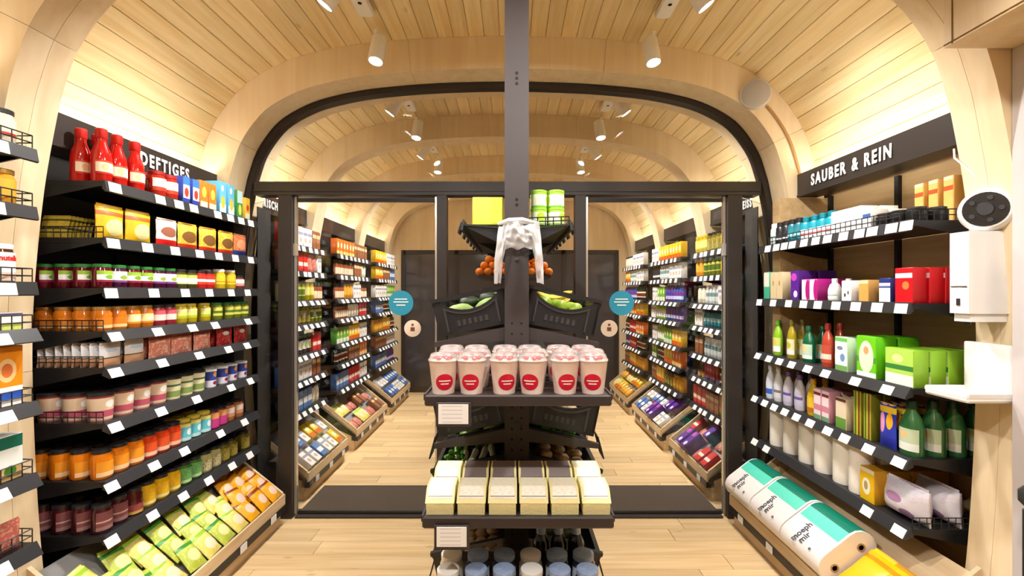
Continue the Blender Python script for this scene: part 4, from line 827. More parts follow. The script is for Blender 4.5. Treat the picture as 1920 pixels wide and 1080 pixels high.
# bags lying in the sloping left bin
bk = ['candy_y', 'candy_g', 'candy_y', 'candy_g', 'candy_y', 'candy_g', 'candy_y', 'candy_o', 'candy_o', 'candy_o']
for c in range(10):
    for r in range(3):
        k = bk[c] if (c+r) % 5 else ('candy_g' if c < 7 else 'candy_o')
        p, a = binL(.025+r*.085, 1.80+c*.119, .012+.018)
        rot = Matrix.Rotation(R(90), 3, 'Z') @ Matrix.Rotation(-(R(90)-a)-R(-8)+random.uniform(-.1, .06), 3, 'X') @ Matrix.Rotation(random.uniform(-.16, .16), 3, 'Y')
        place(k, p, 0, '%s in the left bin, %s column from the arch, %s row up' % (K[k]['desc'], ORD[c], ORD[r]), 'bags in the left bin', euler=rot.to_euler())
rs = ['top right', 'second right', 'third right', 'fourth right', 'fifth right']
RR = [
 [(1760, 'blacktub'), (1730, 'blacktub'), (1700, 'blacktub'), (1678, 'whiteblue'), (1655, 'whitebox'), (1630, 'whitebox'), (1605, 'whitebox'), (1582, 'tealb'), (1562, 'tealb'), (1542, 'tealb'), (1522, 'tealb'), (1506, 'bluegreen'), (1494, 'bluegreen'), (1480, 'blackb'), (1468, 'blackb'), (1452, 'greyb'), (1440, 'greyb')],
 [(1710, 'redbox'), (1664, 'wblue'), (1625, 'tanbox'), (1592, 'dotbox'), (1560, 'whiteb'), (1530, 'magbox'), (1495, 'purbox'), (1466, 'tanbox2'), (1441, 'grnwh')],
 [(1705, 'lgreenf'), (1630, 'green'), (1582, 'wgreen'), (1548, 'redbr'), (1512, 'dgreen'), (1482, 'yelb'), (1456, 'lgb'), (1440, 'lgb')],
 [(1745, 'greenbig'), (1668, 'bluepk'), (1632, 'sticks'), (1612, 'sticks'), (1582, 'beige'), (1552, 'pinkp'), (1520, 'yell'), (1496, 'violet'), (1474, 'violet'), (1456, 'whb'), (1442, 'whblue')],
 [(1755, 'whitebag'), (1662, 'yelbox'), (1612, 'towel'), (1570, 'towel'), (1535, 'towel'), (1505, 'towel'), (1475, 'towel'), (1450, 'towel'), (1422, 'kraft')]]
for i, l in enumerate(RR):
    fill(1, RZ[i], px(1, l), rs[i], 'right', 1.84, 2.94, rows={0: 2, 1: 3, 2: 2, 3: 3, 4: 2}[i], inset=.024 if i == 0 else .012)
# paper packs in the right bin
M_pack = mat('pack_film', srgb(240, 232, 226), .25, coat=.3); M_turq = mat('pack_turquoise', srgb(86, 214, 186), .3, coat=.3); M_dturq = mat('pack_dark_turquoise', srgb(20, 120, 96), .3)
def paper_pack(y0, y1, label):
    p, a = binR(.012, (y0+y1)/2, .002); e = empty('paper_pack', p); e.rotation_euler = (0, -a, 0); tag(e, label, 'paper pack', 'packs of paper rolls in the right bin')
    h = (y1-y0)/2-.004; r = .071
    # two rolls side by side under film: outline in (u, lift), extruded along y
    out = []
    for k in range(9): t = R(270-180*k/8); out.append((r+r*math.cos(t), r+r*math.sin(t)))
    for k in range(9): t = R(90-180*k/8); out.append((3.1*r+r*math.cos(t), r+r*math.sin(t)))
    out = [(u, w if not (.4 < u/(4.1*r) < .6) else w) for u, w in out]
    MB().prism(out, -h, h, 'y').build('film_wrap', M_pack, e)
    MB().box(2.2*r, 3.1*r, -h+.012, h-.012, 2*r, 2*r+.0012).build('turquoise_band', M_turq, e)
    arc = [(3.1*r+(r+.0012)*math.cos(R(90-k*11)), r+(r+.0012)*math.sin(R(90-k*11))) for k in range(8)]
    arc2 = [(3.1*r+(r-.002)*math.cos(R(90-k*11)), r+(r-.002)*math.sin(R(90-k*11))) for k in range(8)]
    MB().prism(arc+arc2[::-1], -h+.012, h-.012, 'y').build('dark_band', M_dturq, e)
    for u in (r, 3.1*r):
        for sgn in (-1,):
            MB().lathe([(.019, 0), (.019, .002), (.012, .002), (.012, .0)], 18, M=Matrix.Translation((u, sgn*h, r)) @ Matrix.Rotation(R(90), 4, 'X')).build('roll_core', mat('core_card', srgb(176, 140, 100), .8), e)
    for q, (tx, dy, sz) in enumerate((('moeph', .04, .046), ('mir', .0, .046), ('o', -.065, .022))):
        me = text_mesh('pack_lettering', tx, sz, M_txtd, .0004, .95, 1.0, .0012); t = put('pack_lettering', me, e)
        t.location = ((1.25*r, 1.05*r, .7*r)[q], dy, 2*r+.0008); t.rotation_euler = (0, 0, 0)
    return e
paper_pack(2.63, 2.93, 'white paper roll pack with turquoise band, farthest in the right bin')
paper_pack(2.33, 2.63, 'white paper roll pack with turquoise band, middle in the right bin')
paper_pack(2.03, 2.33, 'white paper roll pack with turquoise band, nearest in the right bin')
bag('yelbag', 'yellow bag', .22, .26, .09, P_('yelbag', srgb(240, 186, 10), bands=((.8, .9, srgb(210, 140, 10)),)), name='sponge_bag', cat='bag')
for r in range(2):
    p, a = binR(.02, 1.80+r*.11, .05); rot = Matrix.Rotation(R(-90), 3, 'Z') @ Matrix.Rotation(-(R(90)-a), 3, 'X')
    place('yelbag', p, 0, 'yellow bag lying in the right bin, %s' % ('at its near end' if r == 0 else 'next to the paper packs'), 'yellow bags in the right bin', euler=rot.to_euler())
# near left rack: only its far end is in view
NR = [['nuts', 'nuts', 'nuts'], ['honey', 'honey', 'honey'], ['spread', 'spread', 'spread'], ['limebox', 'limebox'], ['bagO', 'bagO'], ['greenpk', 'greenpk'], ['meat', 'meat']]
for i, l in enumerate(NR):
    y = 1.575
    for q, k in enumerate(l):
        kd = K[k]; y -= kd['w']/2
        o = place(k, (CX-(FX+.02+kd['d']/2), y, NZ[i]), R(90), '%s, %s, %s shelf at left edge' % (kd['desc'], ('nearest the arch', 'second from arch', 'third from arch')[q], ORD[i]), 'goods at the left picture edge')
        if k == 'spread':
            for tx, zz, cc in (('nutella', .082, srgb(200, 40, 40)), ):
                me = text_mesh('label_lettering', tx, .024, mat('red_letter', cc, .5), .0004, .9, 1.0, .0012)
                for v in me.vertices:
                    a_ = v.co.x/.0412; rr_ = .0412+v.co.z; v.co = Vector((rr_*math.sin(a_), -rr_*math.cos(a_), v.co.y))
                put('label_lettering', me, o, (0, 0, zz))
        y -= kd['w']/2+.002
# far racks beyond the glass
far_sets = {
 (0, -1): [['redpk', 'whitepk', 'brownpk'], ['brownpk', 'redpk', 'meat', 'whitepk'], ['onion', 'pickle', 'ygreen', 'spice'], ['relish', 'caper', 'pickle'], ['salamir', 'jamp', 'redpk'], ['bluepk2', 'whitepk', 'brownpk'], ['wine', 'bluepk2', 'nuts']],
 (1, -1): [['orangepk', 'brownpk'], ['spice', 'spice', 'brownpk', 'nuts'], ['spice', 'honey', 'whitepk', 'spice'], ['spice', 'nuts', 'redpk'], ['greenpk2', 'yellowpk', 'whitepk'], ['wine', 'brownpk', 'orangepk'], ['bluepk2', 'redpk', 'whitepk']],
 (2, -1): [['yellowpk', 'whitepk'], ['yellowpk', 'brownpk', 'bluepk2'], ['whitepk', 'greenpk2'], ['bluepk2', 'wine', 'greenpk2'], ['honey', 'yellowpk', 'wine'], ['brownpk', 'whitepk'], ['bluepk2', 'purpb']],
 (0, 1): [['yeljar', 'caper', 'ygreen'], ['yeljar', 'pickle', 'honey'], ['whitepk', 'greyb', 'nuts'], ['tealb', 'bluegreen', 'whitepk'], ['whb', 'greyb', 'brownpk'], ['wine', 'darkred', 'beanj'], ['kraft', 'brownpk', 'redpk']],
 (1, 1): [['yellowpk', 'yellowpk', 'whitepk'], ['whitepk', 'greyb', 'blackb'], ['blueb', 'purpb', 'greenpk2', 'whitepk'], ['purpb', 'blueb', 'lgb', 'whitepk'], ['yellowpk', 'greenpk2', 'lgb', 'whitepk'], ['orangepk', 'yellowpk', 'wine', 'greenpk2'], ['honey', 'caper', 'yellowpk', 'brownpk']],
 (2, 1): [['whitepk', 'nuts'], ['whitepk', 'greyb', 'yellowpk'], ['wine', 'blueb', 'purpb'], ['yellowpk', 'orangepk', 'honey'], ['orangepk', 'redpk', 'wine'], ['wine', 'redpk', 'blueb'], ['honey', 'yellowpk', 'brownpk']]}
for bi, s, ya, yb, zs in FARR:
    side = 'left' if s < 0 else 'right'; rk = ('nearest', 'second', 'farthest')[bi]
    for i, ks in enumerate(far_sets[(bi, s)]):
        y = ya+.05; items = []; q = 0
        while y < yb-.05:
            k = ks[min(len(ks)-1, int((y-ya)/(yb-ya)*len(ks)))]; w = K[k]['w']; items.append((y+w/2, k)); y += w+.004
        fill(s, zs[i], items, '', side, ya+.01, yb-.01, 1, True, lab=lambda d, o, r, i=i: '%s, %s along %s shelf, %s %s rack beyond doors' % (d, o, ORD[i], rk, side),
             grp='goods on the %s %s rack beyond the doors' % (rk, side))
for bi, s, ya, yb, at in FBIN:
    side = 'left' if s < 0 else 'right'; rk = ('nearest', 'second', 'farthest')[bi]
    ks = {(0, -1): ['whitepk', 'bluepk2', 'whitepk', 'yellowpk'], (1, -1): ['meat', 'candy_y', 'meat', 'brownpk'], (2, -1): ['bluepk2', 'whitepk', 'bluepk2'], (0, 1): ['redpk', 'meat', 'purbox', 'meat'], (1, 1): ['whitepk', 'purbox', 'whitepk', 'bluepk2'], (2, 1): ['honey', 'yellowpk', 'candy_y']}[(bi, s)]
    n = int((yb-ya-.06)/.108)
    for c in range(n):
        for r in range(2):
            k = ks[(c*len(ks)//n+r) % len(ks)]; kd = K[k]
            p, a = at(.03+r*.17, ya+.08+c*.108, kd['d']/2+.004)
            rot = Matrix.Rotation(R(90) if s < 0 else R(-90), 3, 'Z') @ Matrix.Rotation(-(R(90)-a), 3, 'X')
            place(k, p, 0, '%s in %s %s bin beyond doors, column %s row %s' % (kd['desc'], rk, side, ORD[c], ORD[r]), 'goods in the %s %s bin beyond the doors' % (rk, side), True, euler=rot.to_euler())
# ------------------------------------------------------------------ centre gondola
GX = .018
def gx(v): return GX+v
g = empty('gondola_rack', (GX, 0, 0)); tag(g, 'dark grey double-sided gondola with a tall perforated post in the middle', 'shelf rack')
mb = MB().box(-.046, .046, 1.74, 1.79, 0, 3.02); mb.build('post', M_post, g, smooth=False)
holes = MB(); z = .30
while z < 1.40:
    for xx in (-.018, .018): holes.lathe([(.0045, -.0005), (.0045, .0012)], 8, M=Matrix.Translation((xx, 1.74, z)) @ Matrix.Rotation(R(90), 4, 'X'))
    z += .04
for z in (1.83, 1.85, 2.29, 2.31, 2.33, 2.75, 2.77): holes.lathe([(.006, -.0005), (.006, .0012)], 8, M=Matrix.Translation((0, 1.74, z)) @ Matrix.Rotation(R(90), 4, 'X'))
h = holes.build('post_hole', M_hole, g); h['kind'] = 'stuff'
for zz, r_ in ((.99, .017), (1.62, .008)): MB().lathe([(r_, -.001), (r_, .003), (r_*.6, .004)], 14, M=Matrix.Translation((0, 1.74, zz)) @ Matrix.Rotation(R(90), 4, 'X')).build('post_cap', M_rail, g)
MB().box(-.04, .04, 2.96, 3.01, 0, 2.0).build('post', M_post, g, smooth=False)
MB().box(-.012, .012, 1.79, 2.96, .10, 1.5).build('spine_panel', M_backblk, g, smooth=False)
MB().box(-.30, .30, 1.80, 2.96, 0, .10).build('base', M_black, g, smooth=False)
# sloping arms carrying crates
TL = R(12)
TIER = [1.318, .93, .655, .33]        # height of the outer lower crate edge
for z0 in TIER:
    for s in (-1, 1):
        for yy in (1.752, 2.35, 2.90):
            x0, x1 = .046 if yy < 1.8 else .013, .315; zi = z0-.012+(x1-x0)*math.tan(TL)
            MB().prism([(s*x0, zi), (s*x1, z0-.012), (s*x1, z0-.030), (s*x0, zi-.05)], yy, yy+.02, 'y').build('sloping_arm', M_post, g, smooth=False)
# end shelves facing the camera
def endshelf(z, hw, y0, y1, lip, name='end_shelf'):
    e = MB().bevbox(-hw, hw, y0, y1, z-.012, z, .004).build(name, M_post, g, smooth=False)
    MB().bevbox(-hw, hw, y0-.006, y0+.006, z-lip, z+.004, .004).build('front_lip', M_post, e, smooth=False)
    for s in (-1, 1): MB().box(s*hw-.003, s*hw+.003, y0, y1-.05, z-.012, z+.006).build('side_lip', M_post, e, smooth=False)
    for s in (-1, 1): MB().prism([(y0+.05, z-.012), (y1, z-.012), (y1, z-.09)], s*.052-.004, s*.052+.004, 'x').build('bracket', M_post, e, smooth=False)
    return e
S1 = endshelf(1.19, .277, 1.36, 1.735, .028); S2 = endshelf(.83, .284, 1.36, 1.735, .030); S3 = endshelf(.52, .27, 1.36, 1.735, .028)
for sh, zz, xx in ((S1, 1.19, -.19), (S2, .83, -.195)):
    f = MB().bevbox(xx-.052, xx+.052, 1.346, 1.352, zz-.088, zz-.014, .003).build('price_card_frame', M_post, sh, smooth=False)
    MB().box(xx-.044, xx+.044, 1.3445, 1.3458, zz-.078, zz-.020).build('price_card', M_tag, f, smooth=False)
# top shelf: two shallow wire shelves with label clips
for s in (-1, 1):
    e = MB().prism([(s*.046, 1.748), (s*.20, 1.758), (s*.20, 1.752), (s*.046, 1.738)], 1.745, 2.95, 'y').build('top_shelf', M_black, g, smooth=False)
    MB().prism([(s*.20, 1.775), (s*.206, 1.775), (s*.215, 1.735), (s*.205, 1.735)], 1.745, 2.95, 'y').build('front_rail', M_rail, e, smooth=False)
    if s > 0: wire_guard([(s*.05, 1.75, 1.752), (s*.20, 1.75, 1.757)], .03, .03).build('wire_guard', M_black, e, smooth=False)
    for q in range(7):
        MB().prism([(s*.214, 1.774), (s*.219, 1.774), (s*.232, 1.732), (s*.226, 1.730)], 1.80+q*.165, 1.87+q*.165, 'y').build('label_clip', M_black, e, smooth=False)
    for yy in (1.75, 2.3, 2.9):
        MB().prism([(s*.014, 1.738), (s*.19, 1.745), (s*.014, 1.66)], yy, yy+.006, 'y').build('bracket', M_black, e, smooth=False)
# label pockets sticking out on the aisle sides of the tiers
for z0 in (.93, .46):
    for s in (-1, 1):
        for yy in (1.80, 2.25):
            MB().prism([(s*.318, z0), (s*.322, z0), (s*.345, z0-.085), (s*.340, z0-.088)], yy, yy+.09, 'y').build('label_pocket', M_black, g, smooth=False)

# crates
M_crate = mat('crate_black', srgb(30, 29, 30), .38)
def crate_mesh():
    w, l, hh, t = .285, .36, .150, .010; mb = MB()      # x from 0 (inner) to w (outer), y 0..l
    mb.box(0, w, 0, l, 0, t)
    mb.box(0, t, 0, l, t, hh).box(w-t, w, 0, l, t, hh-.03)
    for y0 in (0, l-t):
        mb.box(0, .03, y0, y0+t, t, hh).box(w-.03, w, y0, y0+t, t, hh)
        mb.box(.03, w-.03, y0, y0+t, t, .085)
        for i in range(9):
            a = -1+2*i/9; b = -1+2*(i+1)/9; xa = w/2+a*(w/2-.03); xb = w/2+b*(w/2-.03)
            za, zb = .085+.040*a*a, .085+.040*b*b
            mb.prism([(xa, .085), (xb, .085), (xb, zb), (xa, za)], y0, y0+t)
    return mb
CR = crate_mesh().mesh('produce_crate', [M_crate], False)
rim = MB()
w, l, hh = .285, .36, .150
rim.box(-.006, w+.006, -.006, .012, hh-.014, hh).box(-.006, w+.006, l-.012, l+.006, hh-.014, hh).box(-.006, .012, .012, l-.012, hh-.014, hh).box(w-.012, w+.006, .012, l-.012, hh-.03, hh-.016)
RIM = rim.mesh('crate_rim', [M_crate], False)
ribs = MB()
for i in range(9):
    a = -1+2*i/9; b = -1+2*(i+1)/9; xa = w/2+a*(w/2-.035); xb = w/2+b*(w/2-.035); za, zb = .068+.034*a*a, .068+.034*b*b
    ribs.prism([(xa, za), (xb, zb), (xb, zb+.006), (xa, za+.006)], -.005, 0)
for xx in (.04, w-.04): ribs.box(xx-.004, xx+.004, -.004, 0, .012, .10)
for i in range(6): ribs.box(.08+i*.022, .092+i*.022, -.003, 0, .028, .05)
RIB = ribs.mesh('crate_ribs', [mat('crate_rib', srgb(56, 54, 54), .4)], False)
CRATES = {}
tn = ['top', 'second', 'third', 'lowest']
for ti, z0 in enumerate(TIER):
    for s in (-1, 1):
        for q in range(3):
            y0 = 1.795+q*.385
            o = put('produce_crate', CR, None)
            # local x: 0 inner .. w outer ; mirrored side is rotated by 180 degrees about z
            ca = TL
            if s > 0: M = Matrix.Translation((GX+.022, y0, z0+.292*math.tan(TL))) @ Matrix.Rotation(ca, 4, 'Y')
            else: M = Matrix.Translation((GX-.022, y0+.36, z0+.292*math.tan(TL))) @ Matrix.Rotation(-ca, 4, 'Y') @ Matrix.Rotation(R(180), 4, 'Z')
            o.matrix_world = M
            put('rim', RIM, o); put('relief', RIB, o)
            if s < 0:
                r2 = put('relief', RIB, o); r2.location = (.285, .36, 0); r2.rotation_euler = (0, 0, R(180))
            tag(o, 'black tilted produce crate, %s tier on the %s, %s from the post' % (tn[ti], 'left' if s < 0 else 'right', ORD[q]), 'crate', 'produce crates on the gondola')
            CRATES[(ti, s, q)] = M
def in_crate(ti, s, q, u, v, wz):
    """point in a crate: u 0..1 inner->outer, v 0..1 near->far, wz height above crate floor"""
    M = CRATES[(ti, s, q)]; return M @ Vector((u*.285, (v if s > 0 else 1-v)*.36, wz))
def veg(key, name, desc, mb, m, extra=None):
    kind(key, name, desc.split()[-1], desc, .06, .06, .06, [('body', mb, [m])]+(extra or []))
M_stem = mat('stem_green', srgb(90, 120, 50), .6)
def stalk(x, y, z, r=.003, l=.012): return ('stem', MB().tube([(x, y, z), (x+.002, y, z+l)], r, 5), [M_stem])
veg('avocado', 'avocado', 'dark green avocado', MB().lathe([(.004, -.045), (.026, -.036), (.034, -.014), (.028, .014), (.016, .036), (.004, .046)], 12, M=Matrix.Rotation(R(80), 4, 'Y')), mat('avocado', srgb(40, 54, 26), .45, bump=.6, bscale=300), [stalk(.046, 0, .008)])
veg('cucumber', 'cucumber', 'green cucumber', MB().tube([(0, -.13, 0), (0, -.12, 0), (.004, -.06, .004), (.006, 0, .006), (.004, .06, .004), (0, .115, 0), (0, .125, 0)], [.004, .018, .022, .023, .022, .018, .004], 10), mat('cucumber', srgb(46, 92, 34), .4), [stalk(0, .125, 0)])
veg('lime', 'lime', 'yellow green lime', MB().lathe([(.003, -.033), (.012, -.028), (.025, -.012), (.027, .004), (.021, .02), (.009, .029), (.004, .034)], 12, M=Matrix.Rotation(R(75), 4, 'Y')), mat('lime', srgb(150, 180, 50), .4, bump=.4, bscale=250), [stalk(.03, 0, .01, .002, .004)])
veg('lettuce', 'lettuce', 'pale green lettuce', MB().ball(.06, .06, .048, 14, 8), mat('lettuce', srgb(150, 176, 96), .6, bump=1.0, bscale=40, vary=.3), [('core', MB().lathe([(.016, -.05), (.014, -.04)], 8), [mat('lettuce_core', srgb(214, 220, 180), .6)])])
veg('orange', 'orange_fruit', 'ripe orange', MB().ball(.037, .037, .035, 14, 8), mat('orange_fruit', srgb(240, 128, 14), .45, bump=.4, bscale=260), [stalk(0, 0, .034, .003, .003)])
def banana():
    pts = []; rr = []
    for i in range(9):
        t = -1+2*i/8; pts.append((.09*t, 0, .035*t*t)); rr.append(.016*(1-abs(t)**4*.75))
    return MB().tube(pts, rr, 8)
veg('banana', 'banana', 'yellow green banana', banana(), mat('banana', srgb(222, 190, 60), .5), [('tip', MB().tube([(-.088, 0, .034), (-.10, 0, .046)], [.005, .004], 6), [mat('banana_tip', srgb(110, 110, 40), .6)])])
veg('mushroom', 'mushroom', 'brown mushroom', MB().lathe([(.004, .0), (.024, .004), (.027, .014), (.018, .026), (.003, .03)], 12), mat('mushroom', srgb(176, 150, 116), .6), [('stem', MB().lathe([(.010, -.02), (.008, .004)], 8), [mat('mush_stem', srgb(222, 206, 180), .7)])])
veg('beet', 'beetroot', 'dark purple beetroot', MB().lathe([(.003, -.04), (.02, -.028), (.032, 0), (.022, .022), (.006, .03)], 12), mat('beet', srgb(76, 30, 44), .6), [('leaf_stub', MB().tube([(0, 0, .028), (.004, 0, .055)], [.006, .003], 6), [mat('beet_stub', srgb(110, 60, 60), .6)])])
veg('sprig', 'parsley_bunch', 'green herb', MB().tube([(0, 0, -.04), (.003, 0, .03)], [.006, .004], 6), M_stem)
lv = MB(); rg = random.Random(5)
for i in range(26):
    a = rg.random()*6.28; rr = rg.random()*.03; z = .02+rg.random()*.06
    lv.ball(.012, .012, .006, 5, 4, M=Matrix.Translation((rr*math.cos(a), rr*math.sin(a), z)) @ Matrix.Rotation(rg.random()*2, 4, 'X'))
K['sprig']['parts'].append(('leaves', lv.mesh('leaves', [mat('herb_leaf', srgb(84, 150, 40), .5)])))
lk = MB().tube([(0, -.14, 0), (0, 0, .004), (0, .05, .008)], [.014, .013, .016], 8)
veg('leek', 'spring_onion', 'pale spring onion', lk, mat('leek_white', srgb(226, 226, 200), .5), [('leaf', MB().tube([(0, .05, .008), (.004, .10, .03), (.01, .15, .06)], [.013, .008, .002], 6), [mat('leek_leaf', srgb(110, 150, 60), .5)])])
def stock(ti, s, q, key, spots, where):
    for i, (u, v, wz, rz) in enumerate(spots):
        place(key, in_crate(ti, s, q, u, v, wz), rz, '%s, %s from the post in the %s %s crate' % (K[key]['desc'], ORD[i], where, 'left' if s < 0 else 'right'), '%s in the %s %s crate' % (key, where, 'left' if s < 0 else 'right'))
def grid(nu, nv, z, du=.0, rz=None, seed=1, j=.02, lo=.15, hi=.85):
    r_ = random.Random(seed); out = []
    for b in range(nv):
        for a in range(nu): out.append((lo+(hi-lo)*(a+.5)/nu+r_.uniform(-j, j), .1+.8*(b+.5)/nv+r_.uniform(-j, j), z+r_.uniform(0, .004), r_.random()*6.28 if rz is None else rz+r_.uniform(-.2, .2)))
    return out
stock(0, -1, 0, 'lettuce', grid(2, 2, .062, seed=2, j=.0, lo=.05, hi=.95), 'near top'); 
stock(0, -1, 1, 'avocado', grid(2, 4, .046, rz=0, seed=3, j=0)+[(a, b, .108, c) for a, b, _, c in grid(2, 3, 0, rz=0, seed=4, j=0)], 'middle top')
stock(0, -1, 2, 'beet', grid(3, 4, .052, seed=5, j=.002), 'far top')
stock(0, 1, 0, 'lime', grid(4, 5, .045, seed=6)+[(a, b, .092, c) for a, b, _, c in grid(3, 4, 0, seed=7)], 'near top')
stock(0, 1, 1, 'banana', grid(1, 6, .04, rz=0, seed=8, j=.01)+[(a, b, .08, c) for a, b, _, c in grid(1, 6, 0, rz=0, seed=9, j=.01)]+[(a, b, .12, c) for a, b, _, c in grid(1, 5, 0, rz=0, seed=29, j=.01)], 'middle top')
stock(0, 1, 2, 'cucumber', [(.2+.2*i_, .5, .036, 0) for i_ in range(4)], 'far top')
stock(1, -1, 0, 'beet', grid(3, 4, .052, seed=11, j=.002), 'near second-tier'); stock(1, 1, 0, 'mushroom', grid(4, 5, .032, seed=12), 'near second-tier')
stock(2, -1, 0, 'leek', grid(5, 1, .10, rz=0, seed=13, j=.01), 'near third-tier'); stock(2, -1, 1, 'lettuce', grid(2, 2, .062, seed=21, j=0, lo=.05, hi=.95), 'middle third-tier')
stock(2, -1, 0, 'sprig', [(.78, .12, .11, .3), (.7, .3, .10, 1.5)], 'near third-tier, herb in the')
stock(2, 1, 0, 'mushroom', grid(4, 5, .032, seed=14)+[(a, b, .062, c) for a, b, _, c in grid(4, 4, 0, seed=15)]+[(a, b, .092, c) for a, b, _, c in grid(3, 4, 0, seed=16)]+[(a, b, .122, c) for a, b, _, c in grid(3, 3, 0, seed=17)], 'near third-tier')
stock(2, 1, 1, 'sprig', [(.35, .1, .08, .3), (.6, .2, .08, 1.5), (.8, .15, .08, 2.5), (.5, .5, .08, .5)], 'middle third-tier')
stock(3, -1, 0, 'mushroom', grid(4, 5, .032, seed=18)+[(a, b, .062, c) for a, b, _, c in grid(4, 4, 0, seed=19)], 'near lowest'); stock(3, 1, 0, 'avocado', grid(2, 3, .046, rz=0, seed=20, j=0, lo=.2, hi=.8), 'near lowest')

# drinking-yoghurt cups on the upper end shelf
M_yog = mat('yoghurt_pink', srgb(250, 222, 210), .35, vary=.12, vscale=30); M_berry = mat('berry', srgb(196, 30, 40), .4); M_redlogo = mat('red_logo', srgb(206, 16, 50), .45)
def curved_oval(rx, rz, zc, rad, th=.0008, n=22):
    mb = MB(); vs = [(0, -rad(zc)-th, zc)]
    for k in range(1, 6):
        for i in range(n):
            a = 2*math.pi*i/n; x = rx*k/5*math.cos(a); z = zc+rz*k/5*math.sin(a); r_ = rad(z)+th; t = x/r_; vs.append((r_*math.sin(t), -r_*math.cos(t), z))
    fs = [(0, 1+i, 1+(i+1) % n) for i in range(n)]
    for k in range(4): fs += [(1+k*n+i, 1+k*n+(i+1) % n, 1+(k+1)*n+(i+1) % n, 1+(k+1)*n+i)[::-1] for i in range(n)]
    return mb.add(vs, fs)
rad = lambda z: .033+(.044-.033)*min(1, z/.095)
cupb = MB().lathe([(.033, 0), (.0333, .003), (.044, .095), (.0455, .097), (.0455, .1)], 22)
lidc = MB().lathe([(.047, .098), (.047, .103), (.044, .105), (.040, .118), (.036, .121), (.0345, .116), (.01, .115)], 20, cap=False)
bars = MB()
for zz, hw in ((.040, .018), (.031, .012)):
    vs = []
    for i in range(7):
        x = -hw+2*hw*i/6; 
        for z_ in (zz, zz+.0035): r_ = rad(z_)+.0018; t = x/r_; vs.append((r_*math.sin(t), -r_*math.cos(t), z_))
    bars.add(vs, [(2*i, 2*i+2, 2*i+3, 2*i+1) for i in range(6)])
fruit = MB()
for i in range(5):
    a = i*1.3; fruit.ball(.009, .008, .006, 7, 5, M=Matrix.Translation((.022*math.cos(a), .022*math.sin(a), .107)))
kind('cup', 'yoghurt_cup', 'cup', 'pink yoghurt cup with red oval logo', .094, .094, .121, [('body', cupb, [M_yog]), ('dome_lid', lidc, [M_clear]), ('oval_logo', curved_oval(.028, .025, .038, rad), [M_redlogo]), ('logo_print', bars, [M_txtw]), ('fruit_topping', fruit, [M_berry])])
cn = 0
for r in range(3):
    n = (6, 6, 6)[r]
    for i in range(n):
        x = GX-.232+i*.0935+(.012 if r == 1 else 0)+(-.004 if i % 2 else .003); y = 1.415+r*.098
        place('cup', (x, y, 1.19), random.uniform(-.25, .25)-.1*(i-2.5)*.5, '%s, %s from left in the %s row' % (K['cup']['desc'], ORD[i], ('front', 'middle', 'back')[r]), 'yoghurt cups on the end shelf')
# egg cartons
M_pulp = mat('egg_pulp', srgb(242, 230, 168), .85, bump=.8, bscale=160, vary=.12); M_eglab = pm('print_egg', srgb(244, 238, 216), bands=((.08, .2, srgb(150, 140, 110)),), blob=(.5, .62, .3, .22, srgb(250, 250, 246)), speck=.25, speckcol=srgb(226, 206, 130), rough=.5)
eb = MB(); ew, el = .0435, .132
eb.prism([(0, .0), (el, .0), (el+.004, .036), (-.004, .036)], -ew+.003, ew-.003, 'x')
for i in range(2):
    for j in range(4): eb.lathe([(.012, -.001), (.0165, .012), (.018, .034)], 8, M=Matrix.Translation((-ew/2+i*ew, .0165+j*.033, .001)))
el_ = MB()
n8 = [(-.005, .036), (el+.005, .036), (el-.020, .066), (el-.032, .072), (.034, .072), (.022, .067)]
el_.prism(n8, -ew, ew, 'x')
lb = MB().prism([(.0345, .0721), (el-.034, .0721), (el-.034, .0729), (.0345, .0729)], -ew+.006, ew-.006, 'x')
fl_ = MB().add([(-ew+.006, .0035, .0475), (ew-.006, .0035, .0475), (ew-.008, .0210, .0680), (-ew+.008, .0210, .0680), (-ew+.008, .0338, .0732), (ew-.008, .0338, .0732)], [(0, 1, 2, 3), (3, 2, 5, 4)])
kind('egg', 'egg_carton', 'egg carton', 'pale yellow egg carton with white label', .09, .18, .071, [('tray', eb, [M_pulp]), ('lid', el_, [M_pulp]), ('top_label', lb, [M_eglab]), ('front_label', fl_, [pm('print_egg_front', srgb(248, 246, 238), bands=((.12, .24, srgb(160, 156, 140)),), speck=.35, speckcol=srgb(230, 206, 120))])])
K['egg2'] = dict(K['egg']); K['egg2']['desc'] = 'pale yellow egg carton with dark label'
_dk = pm('print_egg_dark', srgb(128, 118, 120), bands=((.0, .2, srgb(60, 50, 50)),), speck=.4, speckcol=srgb(140, 120, 110))
K['egg2']['parts'] = K['egg']['parts'][:2]+[('top_label', lb.mesh('top_label', [_dk])), ('front_label', fl_.mesh('front_label', [_dk]))]
for r in range(2):
    for i in range(6):
        x = GX-.235+i*.0942
        kk = 'egg2' if r == 1 and 0 < i < 5 else 'egg'
        place(kk, (x, 1.378+r*.146, .83), random.uniform(-.015, .015), '%s, %s from left in the %s row' % (K[kk]['desc'], ORD[i], ('front', 'back')[r]), 'egg cartons on the end shelf')
